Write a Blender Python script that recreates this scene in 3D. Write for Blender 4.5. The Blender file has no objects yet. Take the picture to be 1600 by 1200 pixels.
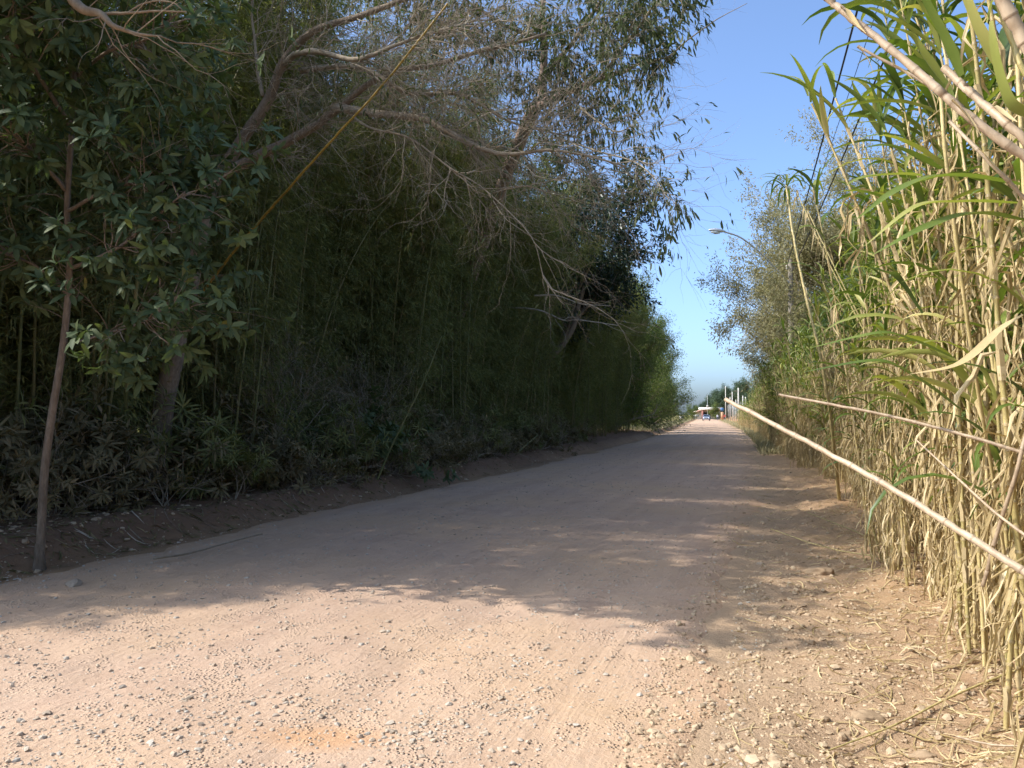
import bpy, math, random
import numpy as np
from mathutils import Vector, Euler
R = math.radians
rng = np.random.default_rng(11)

# ------------------------------------------------------------------ camera, sky, sun
sc = bpy.context.scene
C = sc.collection
CAMZ = 1.55
FPX = 1230.0
PITCH = math.atan(48 / FPX)
cam = bpy.data.cameras.new('camera'); cam_o = bpy.data.objects.new('camera', cam); C.objects.link(cam_o)
cam.sensor_width = 36; cam.lens = 36 * FPX / 1600; cam.clip_start = 0.05; cam.clip_end = 6000
cam_o.location = (0, 0, CAMZ); cam_o.rotation_euler = (R(90) + PITCH, 0, 0)
sc.camera = cam_o

SUN_EL = 44.0
SH = np.array([1.0, 0.10]); SH /= np.linalg.norm(SH)          # heading of the shadows on the ground
world = bpy.data.worlds.new('World'); sc.world = world; world.use_nodes = True
wn = world.node_tree
sky = wn.nodes.new('ShaderNodeTexSky'); sky.sky_type = 'NISHITA'; sky.sun_disc = False
sky.sun_elevation = R(SUN_EL); sky.sun_rotation = math.atan2(-SH[0], -SH[1])
sky.air_density = 0.6; sky.dust_density = 2.8; sky.ozone_density = 1.0; sky.altitude = 0
wb = wn.nodes.new('ShaderNodeMix'); wb.data_type = 'RGBA'; wb.blend_type = 'MULTIPLY'; wb.inputs[0].default_value = 1.0; wb.inputs[7].default_value = (.82, .97, 1.09, 1)   # the camera's white balance
wn.links.new(sky.outputs[0], wb.inputs[6]); wn.links.new(wb.outputs[2], wn.nodes['Background'].inputs[0])
wn.nodes['Background'].inputs[1].default_value = 0.15
sl = bpy.data.lights.new('sun', 'SUN'); sl.energy = 2.3; sl.angle = R(0.55); sl.color = (1.0, 0.95, 0.87)
so = bpy.data.objects.new('sun', sl); C.objects.link(so)
ce, se = math.cos(R(SUN_EL)), math.sin(R(SUN_EL))
so.rotation_euler = Vector((SH[0] * ce, SH[1] * ce, -se)).to_track_quat('-Z', 'Y').to_euler()
sc.view_settings.view_transform = 'Standard'; sc.view_settings.look = 'None'
sc.view_settings.exposure = 1.3; sc.view_settings.gamma = 1
sc.cycles.max_bounces = 8; sc.cycles.diffuse_bounces = 4; sc.cycles.glossy_bounces = 2
sc.cycles.transmission_bounces = 4; sc.cycles.use_denoising = True
sc.cycles.caustics_reflective = False; sc.cycles.caustics_refractive = False

# ------------------------------------------------------------------ helpers
def P(px, py, d):
    """the point at distance d (along the view's heading) seen at photo pixel px, py"""
    a, b = px - 800.0, 600.0 - py
    y = FPX * math.cos(PITCH) - b * math.sin(PITCH); z = FPX * math.sin(PITCH) + b * math.cos(PITCH)
    return np.array([a * d / y, d, CAMZ + z * d / y])
def norm(v):
    v = np.asarray(v, float); return v / (np.linalg.norm(v, axis=-1, keepdims=True) + 1e-12)

def _hash(ix, iy, s):
    n = (ix * 374761393 + iy * 668265263 + s * 974634777) & 0xffffffff
    n = ((n ^ (n >> 13)) * 1274126177) & 0xffffffff
    return ((n ^ (n >> 16)) & 0xffff) / 65535.0
def vnoise(x, y, s=0):
    x = np.asarray(x, float); y = np.asarray(y, float)
    ix = np.floor(x).astype(np.int64); iy = np.floor(y).astype(np.int64)
    fx = x - ix; fy = y - iy; fx = fx * fx * (3 - 2 * fx); fy = fy * fy * (3 - 2 * fy)
    a = _hash(ix, iy, s); b = _hash(ix + 1, iy, s); c = _hash(ix, iy + 1, s); d = _hash(ix + 1, iy + 1, s)
    return (a * (1 - fx) + b * fx) * (1 - fy) + (c * (1 - fx) + d * fx) * fy
def fbm(x, y, o=4, s=0):
    r = 0; a = 0.5
    for k in range(o):
        r = r + a * (vnoise(x * 2 ** k, y * 2 ** k, s + k * 17) - 0.5); a *= 0.5
    return r * 2
def sstep(a, b, x):
    t = np.clip((np.asarray(x, float) - a) / (b - a), 0, 1); return t * t * (3 - 2 * t)

_cy = np.array([-40, 0, 3.5, 7.6, 12.7, 22, 27, 47.6, 76, 100, 200, 400, 5000.])
_cx = np.array([-17.5, -3.75, -2.55, -1.2, 0.42, 3.45, 5.0, 10.9, 18.6, 24.6, 49.3, 98.5, 1230.])
_fy = np.linspace(-40, 420, 4601); _fx = np.interp(_fy, _cy, _cx)
_k = np.exp(-0.5 * (np.arange(-40, 41) / 16.0) ** 2); _k /= _k.sum()
_fs = np.convolve(np.pad(_fx, 40, mode='reflect', reflect_type='odd'), _k, 'valid')
def cx(y):
    y = np.asarray(y, float)
    return np.where(y < 419, np.interp(y, _fy, _fs), np.interp(y, _cy, _cx))
def hw(y):
    return 3.5 - 0.3 * sstep(5, 50, y)
def H(x, y):
    """height of the ground"""
    x = np.asarray(x, float); y = np.asarray(y, float)
    u = x - cx(y); w = hw(y)
    au = np.abs(u)
    crown = 0.07 * (1 - np.clip(au / w, 0, 1) ** 2)
    fade = np.exp(-np.clip(y - 60, 0, None) / 80)
    wob = fbm(y * 0.5, u * 0.3, 3, 5) * 0.5
    left = sstep(w + 0.05, w + 0.75, -u + wob * 0.6) * 0.27 + sstep(w + 0.8, w + 4, -u) * 0.10
    right = -0.04 * sstep(w - 0.1, w + 0.7, u) + 0.13 * sstep(w + 0.8, w + 2.2, u + wob)
    off = sstep(w - 0.2, w + 0.8, au)
    rough = fbm(x * 1.3, y * 1.3, 5, 9) * 0.11 * off
    clod = np.abs(fbm(x * 5.2, y * 5.2, 4, 31)) * 0.075 * off
    return (crown + (left + right) * (0.35 + 0.65 * fade) + (rough + clod) * fade)
def Hf(x, y): return float(H(x, y))

class Geo:
    def __init__(s): s.v = []; s.q = []; s.t = []; s.n = 0; s.qv = []; s.tv = []; s.qm = []; s.tm = []
    def add(s, v, q=None, t=None, var=0.5, mi=0):
        v = np.asarray(v, np.float32).reshape(-1, 3)
        if q is not None and len(q):
            q = np.asarray(q, np.int64).reshape(-1, 4); s.q.append(q + s.n); s.qv.append(np.broadcast_to(np.asarray(var, np.float32), (len(q),))); s.qm.append(np.full(len(q), mi))
        if t is not None and len(t):
            t = np.asarray(t, np.int64).reshape(-1, 3); s.t.append(t + s.n); s.tv.append(np.broadcast_to(np.asarray(var, np.float32), (len(t),)) if np.ndim(var) == 0 or len(np.atleast_1d(var)) == len(t) else np.full(len(t), 0.5)); s.tm.append(np.full(len(t), mi))
        s.v.append(v); s.n += len(v)
    def mesh(s, name, mats, smooth=True, uv=None):
        me = bpy.data.meshes.new(name)
        v = np.concatenate(s.v) if s.v else np.zeros((0, 3), np.float32)
        q = np.concatenate(s.q) if s.q else np.zeros((0, 4), int); t = np.concatenate(s.t) if s.t else np.zeros((0, 3), int)
        me.vertices.add(len(v)); me.vertices.foreach_set('co', v.ravel())
        nl = len(q) * 4 + len(t) * 3; me.loops.add(nl)
        me.loops.foreach_set('vertex_index', np.concatenate([q.ravel(), t.ravel()]).astype(np.int32))
        npoly = len(q) + len(t); me.polygons.add(npoly)
        ls = np.concatenate([np.arange(len(q)) * 4, len(q) * 4 + np.arange(len(t)) * 3]).astype(np.int32)
        me.polygons.foreach_set('loop_start', ls)
        mi = np.concatenate((s.qm or [np.zeros(0)]) + (s.tm or [np.zeros(0)])).astype(np.int32)
        me.polygons.foreach_set('material_index', mi)
        me.polygons.foreach_set('use_smooth', np.full(npoly, smooth))
        a = me.attributes.new('var', 'FLOAT', 'FACE')
        a.data.foreach_set('value', np.concatenate((s.qv or [np.zeros(0)]) + (s.tv or [np.zeros(0)])).astype(np.float32))
        if uv is not None:
            l = me.uv_layers.new(name='road'); vi = np.concatenate([q.ravel(), t.ravel()])
            l.data.foreach_set('uv', uv[vi].astype(np.float32).ravel())
        for m in (mats if isinstance(mats, (list, tuple)) else [mats]): me.materials.append(m)
        me.update(calc_edges=True); me.validate()
        return me
    def build(s, name, mats, parent=None, smooth=True, uv=None):
        o = bpy.data.objects.new(name, s.mesh(name, mats, smooth, uv)); C.objects.link(o)
        if parent is not None: o.parent = parent
        return o

def tag(o, label=None, cat=None, group=None, kind=None):
    if label: o['label'] = label
    if cat: o['category'] = cat
    if group: o['group'] = group
    if kind: o['kind'] = kind
    return o
def thing(name, label, cat, loc=(0, 0, 0), rz=0.0, group=None):
    o = bpy.data.objects.new(name, None); C.objects.link(o)
    o.location = [float(a) for a in loc]; o.rotation_euler = (0, 0, rz); o.empty_display_size = 0.3
    return tag(o, label, cat, group)
def dup(root, loc, rot, scale=1.0, label=None, group=None):
    r = root.copy(); C.objects.link(r); r.location = [float(a) for a in loc]; r.rotation_euler = rot
    r.scale = (scale,) * 3 if np.ndim(scale) == 0 else scale
    if label: r['label'] = label
    if group: r['group'] = group
    for ch in KIDS.get(root.name, []):
        c = ch.copy(); C.objects.link(c); c.parent = r
    return r
KIDS = {}
def kid(root, o): KIDS.setdefault(root.name, []).append(o); return o

def tube(G, pts, rad, n=6, var=0.5, mi=0, cap=True):
    pts = np.asarray(pts, float); m = len(pts)
    rad = np.broadcast_to(np.asarray(rad, float), (m,))
    t = np.gradient(pts, axis=0); t = norm(t)
    ax = norm(pts[-1] - pts[0]); ref = np.eye(3)[np.argmin(np.abs(ax))]
    a = norm(np.cross(t, ref)); b = np.cross(t, a)
    an = np.arange(n) * 2 * math.pi / n
    v = pts[:, None, :] + rad[:, None, None] * (np.cos(an)[None, :, None] * a[:, None, :] + np.sin(an)[None, :, None] * b[:, None, :])
    i = np.arange(m - 1)[:, None] * n; j = np.arange(n)[None, :]; k = (j + 1) % n
    q = np.stack([i + j, i + k, i + n + k, i + n + j], -1).reshape(-1, 4)
    v = v.reshape(-1, 3); tr = None
    if cap:
        v = np.vstack([v, pts[-1] + t[-1] * rad[-1] * 0.4, pts[0] - t[0] * rad[0] * 0.2]); e = (m - 1) * n; jj = np.arange(n)
        tr = np.concatenate([np.stack([e + jj, e + (jj + 1) % n, np.full(n, m * n)], -1), np.stack([(jj + 1) % n, jj, np.full(n, m * n + 1)], -1)])
    G.add(v, q, tr, var, mi)
def spline(pts, n=24):
    """smooth curve through the points"""
    pts = np.asarray(pts, float)
    if len(pts) < 3: return np.array([pts[0] + (pts[-1] - pts[0]) * t for t in np.linspace(0, 1, n)])
    p = np.vstack([2 * pts[0] - pts[1], pts, 2 * pts[-1] - pts[-2]]); out = []
    m = len(pts) - 1; per = max(2, n // m)
    for i in range(m):
        a, b, c, d = p[i:i + 4]
        for t in np.linspace(0, 1, per, endpoint=False):
            out.append(0.5 * (2 * b + (c - a) * t + (2 * a - 5 * b + 4 * c - d) * t * t + (3 * b - a - 3 * c + d) * t ** 3))
    out.append(pts[-1]); return np.array(out)
def box(G, x0, x1, y0, y1, z0, z1, var=0.5, mi=0):
    v = [(x, y, z) for z in (z0, z1) for x, y in ((x0, y0), (x1, y0), (x1, y1), (x0, y1))]
    G.add(v, [(3, 2, 1, 0), (4, 5, 6, 7), (0, 1, 5, 4), (1, 2, 6, 5), (2, 3, 7, 6), (3, 0, 4, 7)], None, var, mi)
def frame_of(D, N):
    D = norm(D); S = norm(np.cross(D, N)); U = np.cross(S, D); return D, S, U
def leaf4(G, Pn, D, N, L, W, var, mi=0):
    """small leaves: one folded diamond each"""
    D, S, U = frame_of(D, N); L = np.asarray(L)[:, None]; W = np.asarray(W)[:, None]; n = len(Pn)
    a = Pn; m = Pn + D * L * 0.42 + U * W * 0.15; b = Pn + D * L - U * L * 0.12
    v = np.stack([a, m + S * W * 0.5, b, m - S * W * 0.5], 1).reshape(-1, 3)
    q = np.arange(n * 4).reshape(n, 4); G.add(v, q, None, var, mi)
def leaf8(G, Pn, D, N, L, W, var, mi=0, curl=0.18):
    """larger leaves: two halves folded at the midrib, drooping tip"""
    D, S, U = frame_of(D, N); L = np.asarray(L)[:, None]; W = np.asarray(W)[:, None]; n = len(Pn)
    c = [Pn, Pn + D * L * 0.3 + U * L * 0.03, Pn + D * L * 0.7 - U * L * curl * 0.4, Pn + D * L - U * L * curl]
    v = np.stack([c[0], c[1], c[2], c[3], c[1] + S * W * .42 + U * W * .16, c[2] + S * W * .46 + U * W * .12, c[1] - S * W * .42 + U * W * .16, c[2] - S * W * .46 + U * W * .12], 1).reshape(-1, 3)
    o = np.arange(n)[:, None, None] * 8
    q = (np.array([[1, 4, 5, 2], [6, 1, 2, 7]])[None] + o).reshape(-1, 4)
    t = (np.array([[0, 4, 1], [0, 1, 6], [2, 5, 3], [7, 2, 3]])[None] + o).reshape(-1, 3)
    v0 = G.n; var = np.asarray(var)
    G.v.append(v.astype(np.float32)); G.n += len(v)
    G.q.append(q + v0); G.qv.append(np.repeat(var, 2).astype(np.float32)); G.qm.append(np.full(len(q), mi))
    G.t.append(t + v0); G.tv.append(np.repeat(var, 4).astype(np.float32)); G.tm.append(np.full(len(t), mi))
def strap(G, pts, w, var=0.5, mi=0, roll=0.0, fold=0.25, side=None):
    """long blade: a strip folded along its midrib"""
    pts = np.asarray(pts, float); m = len(pts); t = norm(np.gradient(pts, axis=0))
    if side is None:
        side = np.cross(t, [0, 0, 1.0]); bad = np.linalg.norm(side, axis=1) < 0.15; side[bad] = side[~bad].mean(0) if (~bad).any() else np.array([1, 0, 0])
    s = norm(side); nrm = np.cross(s, t); an = np.asarray(roll) * np.linspace(0, 1, m) if np.ndim(roll) == 0 else roll
    s2 = s * np.cos(an)[:, None] + nrm * np.sin(an)[:, None]; n2 = np.cross(s2, t)
    w = np.asarray(w)[:, None]
    v = np.stack([pts - s2 * w * .5 + n2 * w * fold, pts, pts + s2 * w * .5 + n2 * w * fold], 1).reshape(-1, 3)
    i = np.arange(m - 1) * 3
    q = np.concatenate([np.stack([i, i + 1, i + 4, i + 3], -1), np.stack([i + 1, i + 2, i + 5, i + 4], -1)])
    G.add(v, q, None, var, mi)

# ------------------------------------------------------------------ materials
def newmat(name):
    m = bpy.data.materials.new(name); m.use_nodes = True; nt = m.node_tree; nt.nodes.clear()
    out = nt.nodes.new('ShaderNodeOutputMaterial'); return m, nt, out
class NT:
    def __init__(s, nt): s.nt = nt
    def n(s, t, **k):
        x = s.nt.nodes.new(t)
        for a, b in k.items(): setattr(x, a, b)
        return x
    def l(s, a, b): s.nt.links.new(a, b)
    def noise(s, co, scale, detail=4, rough=0.55, dist=0.0):
        x = s.n('ShaderNodeTexNoise'); x.inputs['Scale'].default_value = scale; x.inputs['Detail'].default_value = detail
        x.inputs['Roughness'].default_value = rough; x.inputs['Distortion'].default_value = dist; s.l(co, x.inputs['Vector']); return x.outputs['Fac']
    def ramp(s, f, stops):
        x = s.n('ShaderNodeValToRGB'); e = x.color_ramp.elements
        while len(e) < len(stops): e.new(0.5)
        for k, (p, c) in enumerate(stops):
            e[k].position = p; e[k].color = (*c, 1) if np.ndim(c) else (c, c, c, 1)
        s.l(f, x.inputs[0]); return x.outputs[0]
    def mix(s, f, a, b, mode='MIX'):
        x = s.n('ShaderNodeMix', data_type='RGBA', blend_type=mode)
        for sock, val in ((x.inputs[0], f), (x.inputs[6], a), (x.inputs[7], b)):
            if hasattr(val, 'links'): s.l(val, sock)
            elif np.ndim(val): sock.default_value = (*val, 1)
            else: sock.default_value = val
        return x.outputs[2]
    def math(s, op, a, b=0.0, c=None):
        x = s.n('ShaderNodeMath', operation=op)
        for sock, val in zip(x.inputs, (a, b, c)):
            if val is None: continue
            if hasattr(val, 'links'): s.l(val, sock)
            else: sock.default_value = val
        return x.outputs[0]
    def maprange(s, v, a, b, c=0.0, d=1.0):
        x = s.n('ShaderNodeMapRange'); s.l(v, x.inputs[0])
        for k, q in zip((1, 2, 3, 4), (a, b, c, d)): x.inputs[k].default_value = q
        return x.outputs[0]
    def coord(s, k='Object'): return s.n('ShaderNodeTexCoord').outputs[k]
    def geo(s): return s.n('ShaderNodeNewGeometry').outputs['Position']
    def mapping(s, co, sc_):
        x = s.n('ShaderNodeMapping'); x.inputs['Scale'].default_value = sc_; s.l(co, x.inputs[0]); return x.outputs[0]
    def bump(s, h, strength=0.5, dist=0.02, nrm=None):
        x = s.n('ShaderNodeBump'); x.inputs['Strength'].default_value = strength; x.inputs['Distance'].default_value = dist
        s.l(h, x.inputs['Height'])
        if nrm is not None: s.l(nrm, x.inputs['Normal'])
        return x.outputs[0]

def leafmat(name, stops, trans=0.28, rough=0.5, spec=0.3, tcol=None, scale=1.5):
    m, nt, out = newmat(name); k = NT(nt)
    var = k.n('ShaderNodeAttribute', attribute_name='var').outputs['Fac']
    rnd = k.n('ShaderNodeObjectInfo').outputs['Random']
    nz = k.noise(k.geo(), scale, 3)
    f = k.math('ADD', k.math('MULTIPLY', var, 0.72), k.math('ADD', k.math('MULTIPLY', rnd, 0.12), k.math('MULTIPLY', k.math('SUBTRACT', nz, 0.38), 0.6)))
    c = k.ramp(f, stops)
    b = k.n('ShaderNodeBsdfPrincipled'); k.l(c, b.inputs['Base Color']); b.inputs['Roughness'].default_value = rough
    b.inputs['Specular IOR Level'].default_value = spec
    t = k.n('ShaderNodeBsdfTranslucent'); k.l(k.mix(1.0, c, tcol or (1.3, 1.5, 0.6), 'MULTIPLY'), t.inputs[0])
    x = k.n('ShaderNodeMixShader'); x.inputs[0].default_value = trans
    k.l(b.outputs[0], x.inputs[1]); k.l(t.outputs[0], x.inputs[2]); k.l(x.outputs[0], out.inputs[0]); return m
def barkmat(name, stops, scale=(6, 6, 1.5), rough=0.85, bump=0.5, mult=8):
    m, nt, out = newmat(name); k = NT(nt)
    co = k.mapping(k.coord(), scale); nz = k.noise(co, mult, 6, 0.65); nz2 = k.noise(k.coord(), 2.2, 3)
    var = k.n('ShaderNodeAttribute', attribute_name='var').outputs['Fac']
    f = k.math('ADD', k.math('MULTIPLY', nz, 0.6), k.math('ADD', k.math('MULTIPLY', nz2, 0.35), k.math('MULTIPLY', k.math('SUBTRACT', var, 0.5), 0.5)))
    b = k.n('ShaderNodeBsdfPrincipled'); k.l(k.ramp(f, stops), b.inputs['Base Color']); b.inputs['Roughness'].default_value = rough
    b.inputs['Specular IOR Level'].default_value = 0.2
    k.l(k.bump(nz, bump, 0.02), b.inputs['Normal']); k.l(b.outputs[0], out.inputs[0]); return m
def plain(name, col, rough=0.6, metal=0.0, vary=0.12, scale=3.0, spec=0.4):
    m, nt, out = newmat(name); k = NT(nt)
    nz = k.noise(k.coord(), scale, 5)
    c = k.ramp(nz, [(0.3, tuple(a * (1 - vary) for a in col)), (0.7, tuple(min(1, a * (1 + vary)) for a in col))])
    b = k.n('ShaderNodeBsdfPrincipled'); k.l(c, b.inputs['Base Color']); b.inputs['Roughness'].default_value = rough
    b.inputs['Metallic'].default_value = metal; b.inputs['Specular IOR Level'].default_value = spec
    k.l(b.outputs[0], out.inputs[0]); return m

M = {}
M['bamboo_leaf'] = leafmat('bamboo_leaf', [(0.1, (.09, .11, .042)), (0.45, (.185, .19, .07)), (0.75, (.29, .265, .10)), (1.0, (.28, .23, .10))], 0.28, 0.6, 0.12)
M['bamboo_culm'] = barkmat('bamboo_culm', [(0.2, (.06, .075, .025)), (0.5, (.14, .14, .05)), (0.75, (.24, .19, .08)), (1, (.33, .22, .09))], (1, 1, .6), 0.5, 0.1, 3)
M['yellow_culm'] = barkmat('yellow_culm', [(0.2, (.17, .12, .025)), (0.45, (.30, .19, .035)), (0.8, (.42, .27, .06))], (1, 1, .5), 0.4, 0.1, 3)
M['broad_leaf'] = leafmat('broad_leaf', [(0.1, (.05, .074, .030)), (0.5, (.09, .12, .052)), (0.8, (.14, .165, .07)), (1.0, (.32, .24, .04))], 0.25, 0.6, 0.2)
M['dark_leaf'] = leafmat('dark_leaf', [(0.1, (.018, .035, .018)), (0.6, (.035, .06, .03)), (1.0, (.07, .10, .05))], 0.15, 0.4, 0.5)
M['dusty_leaf'] = leafmat('dusty_leaf', [(0.1, (.10, .09, .040)), (0.5, (.19, .155, .080)), (0.8, (.27, .205, .115)), (1.0, (.36, .25, .13))], 0.15, 0.8, 0.1)
M['gum_leaf'] = leafmat('gum_leaf', [(0.1, (.045, .060, .025)), (0.5, (.08, .095, .038)), (0.85, (.14, .14, .05)), (1.0, (.30, .23, .06))], 0.28, 0.55, 0.2)
M['olive_leaf'] = leafmat('olive_leaf', [(0.1, (.18, .18, .08)), (0.5, (.34, .31, .17)), (0.85, (.46, .40, .25)), (1.0, (.52, .44, .30))], 0.4, 0.6, 0.2, (1.1, 1.1, .85))
M['tree_leaf'] = leafmat('tree_leaf', [(0.1, (.06, .08, .028)), (0.5, (.13, .16, .05)), (0.8, (.24, .25, .07)), (1.0, (.34, .31, .11))], 0.4, 0.5)
M['far_leaf'] = leafmat('far_leaf', [(0.1, (.05, .08, .05)), (0.5, (.085, .125, .075)), (1.0, (.14, .17, .09))], 0.15, 0.7)
M['bark'] = barkmat('bark', [(0.25, (.09, .065, .042)), (0.5, (.22, .165, .115)), (0.8, (.42, .34, .26))], (5, 5, 1.2))
M['pale_bark'] = barkmat('pale_bark', [(0.2, (.13, .09, .055)), (0.5, (.27, .20, .13)), (0.8, (.44, .35, .25))], (3, 3, 1.0), 0.8, 0.3)
M['gum_bark'] = barkmat('gum_bark', [(0.2, (.20, .13, .10)), (0.5, (.36, .25, .19)), (0.8, (.50, .38, .30))], (2, 2, 1.0), 0.75, 0.2)
M['twig'] = barkmat('twig', [(0.2, (.15, .115, .075)), (0.5, (.31, .25, .175)), (0.8, (.48, .41, .31))], (2, 2, 2), 0.85, 0.2)
M['cane_leaf'] = leafmat('cane_leaf', [(0.05, (.05, .085, .018)), (0.4, (.13, .18, .035)), (0.65, (.30, .31, .08)), (0.95, (.56, .46, .19))], 0.32, 0.42, 0.45, (1.2, 1.35, .5), 2.0)
M['dry_leaf'] = leafmat('dry_leaf', [(0.1, (.34, .25, .11)), (0.45, (.46, .35, .18)), (0.8, (.63, .50, .29)), (1.0, (.74, .63, .42))], 0.24, 0.7, 0.2, (1.1, 1.05, .8), 4.0)

def cane_stalk_mat(name, stops):
    m, nt, out = newmat(name); k = NT(nt)
    co = k.coord(); var = k.n('ShaderNodeAttribute', attribute_name='var').outputs['Fac']
    nz = k.noise(k.mapping(co, (14, 14, 1.6)), 3, 4); nz2 = k.noise(co, 9, 5)
    rnd = k.n('ShaderNodeObjectInfo').outputs['Random']
    f = k.math('ADD', k.math('MULTIPLY', nz, 0.55), k.math('ADD', k.math('MULTIPLY', rnd, 0.25), k.math('MULTIPLY', k.math('SUBTRACT', nz2, 0.3), 0.4)))
    c = k.ramp(f, stops)
    c = k.mix(k.math('MULTIPLY', k.maprange(k.noise(co, 22, 5, .7), .52, .66), .45), c, (.20, .14, .09))
    c = k.mix(k.math('MULTIPLY', k.maprange(var, 0.85, 0.95), 0.55), c, (.22, .15, .09))
    b = k.n('ShaderNodeBsdfPrincipled'); k.l(c, b.inputs['Base Color']); b.inputs['Roughness'].default_value = 0.5
    b.inputs['Specular IOR Level'].default_value = 0.35
    k.l(k.bump(nz, 0.25, 0.004), b.inputs['Normal']); k.l(b.outputs[0], out.inputs[0]); return m
M['cane_stalk'] = cane_stalk_mat('cane_stalk', [(0.2, (.25, .22, .08)), (0.42, (.44, .35, .14)), (0.62, (.58, .45, .22)), (0.85, (.60, .47, .31))])
M['grey_stalk'] = cane_stalk_mat('grey_stalk', [(0.25, (.24, .165, .10)), (0.5, (.43, .32, .21)), (0.8, (.60, .48, .34))])

def ground_material(name, road):
    m, nt, out = newmat(name); k = NT(nt)
    g = k.geo(); uvn = k.n('ShaderNodeUVMap', uv_map='road').outputs[0]
    sep = k.n('ShaderNodeSeparateXYZ'); k.l(uvn, sep.inputs[0]); u, s = sep.outputs[0], sep.outputs[1]
    big = k.noise(g, 0.35, 4); mid = k.noise(g, 2.5, 5); fine = k.noise(g, 26, 6, 0.65); grit = k.noise(g, 110, 4, 0.7)
    vor = k.n('ShaderNodeTexVoronoi', feature='F1'); vor.inputs['Scale'].default_value = 42; vor.inputs['Randomness'].default_value = 1; k.l(g, vor.inputs['Vector'])
    if road:
        streak = k.noise(k.mapping(uvn, (2.6, 0.10, 1)), 1.0, 5, 0.6)         # wheel-worn bands along the road
        tr = k.noise(k.mapping(uvn, (26, 0.35, 1)), 1.0, 3, 0.6)
        c = k.ramp(k.math('ADD', k.math('MULTIPLY', streak, 0.6), k.math('MULTIPLY', mid, 0.4)), [(0.3, (0.340, 0.222, 0.155)), (0.5, (0.446, 0.306, 0.215)), (0.7, (0.525, 0.365, 0.249))])
        c = k.mix(k.maprange(big, 0.42, 0.66), c, (0.489, 0.326, 0.199), 'MIX')
        c = k.mix(k.math('MULTIPLY', k.maprange(fine, 0.35, 0.75), 0.4), c, (0.548, 0.413, 0.310))
        # the worn orange patch low in the picture
        px, py = -0.88, 3.72
        gx = k.n('ShaderNodeSeparateXYZ'); k.l(g, gx.inputs[0])
        dx = k.math('MULTIPLY', k.math('SUBTRACT', gx.outputs[0], px), 2.6); dy = k.math('MULTIPLY', k.math('SUBTRACT', gx.outputs[1], py), 5.2)
        rr = k.math('ADD', k.math('SQRT', k.math('ADD', k.math('MULTIPLY', dx, dx), k.math('MULTIPLY', dy, dy))), k.math('MULTIPLY', k.math('SUBTRACT', mid, 0.5), 1.2))
        c = k.mix(k.math('MULTIPLY', k.maprange(rr, 1.0, 0.3), 0.6), c, (0.513, 0.276, 0.130))
        # reddish soil towards the edges
        edge = k.math('ADD', k.math('ABSOLUTE', u), k.math('MULTIPLY', k.math('SUBTRACT', mid, 0.5), 1.2))
        c = k.mix(k.maprange(edge, 2.9, 3.8), c, (0.429, 0.266, 0.150))
        far = k.maprange(s, 70, 120)
        c = k.mix(k.math('MULTIPLY', far, 0.4), c, (0.499, 0.326, 0.210))
        h = k.math('ADD', k.math('MULTIPLY', fine, 0.9), k.math('ADD', k.math('MULTIPLY', tr, .65), k.math('MULTIPLY', grit, 0.35)))
        peb = k.maprange(vor.outputs['Distance'], 0.12, 0.45, 1.0, 0.0)
        mask = k.maprange(k.noise(g, 5.0, 3), 0.5, 0.62)
        h = k.math('ADD', h, k.math('MULTIPLY', k.math('MULTIPLY', peb, mask), 1.7))
        bs, bd = 0.8, 0.014
        c = k.mix(k.math('MULTIPLY', k.math('MULTIPLY', k.maprange(vor.outputs['Distance'], 0.28, 0.12), mask), 0.5), c, (0.525, 0.445, 0.369))
    else:
        clods = k.noise(g, 9, 6, 0.7); 
        c = k.ramp(k.math('ADD', k.math('MULTIPLY', clods, 0.55), k.math('MULTIPLY', mid, 0.45)), [(0.3, (0.224, 0.136, 0.073)), (0.5, (0.346, 0.221, 0.126)), (0.7, (0.438, 0.301, 0.178))])
        c = k.mix(k.maprange(big, 0.5, 0.75), c, (0.418, 0.271, 0.140))
        c = k.mix(k.math('MULTIPLY', k.maprange(u, -3.1, -3.9), 0.93), c, (0.178, 0.106, 0.066))       # leaf mould under the trees
        c = k.mix(k.maprange(k.math('ABSOLUTE', u), 12.5, 17.0), c, k.ramp(k.noise(g, 0.6, 5), [(0.3, (0.167, 0.171, 0.046)), (0.7, (0.314, 0.271, 0.093))]))
        c = k.mix(k.math('MULTIPLY', k.maprange(s, 90, 130), k.maprange(k.math('ABSOLUTE', u), 3.9, 5.0)), c, (0.281, 0.237, 0.093))
        c = k.mix(k.math('MULTIPLY', k.maprange(s, 55, 90), k.math('MULTIPLY', k.maprange(u, 3.0, 4.0), 0.8)), c, (0.438, 0.221, 0.093))
        c = k.mix(k.math('MULTIPLY', k.maprange(k.math('ADD', u, k.math('MULTIPLY', k.math('SUBTRACT', mid, 0.5), 2.0)), 5.0, 3.4), k.math('MULTIPLY', k.maprange(u, 2.0, 3.0), 0.7)), c, (.44, .315, .21))
        h = k.math('ADD', k.math('MULTIPLY', clods, 1.6), k.math('ADD', k.math('MULTIPLY', fine, 1.0), k.math('MULTIPLY', grit, 0.4)))
        bs, bd = 0.8, 0.02
    b = k.n('ShaderNodeBsdfPrincipled'); k.l(c, b.inputs['Base Color']); b.inputs['Roughness'].default_value = 0.95; b.inputs['Specular IOR Level'].default_value = 0.1
    k.l(k.bump(h, bs, bd), b.inputs['Normal']); k.l(b.outputs[0], out.inputs[0]); return m
M['road'] = ground_material('road_dirt', True); M['soil'] = ground_material('soil', False)

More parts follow.
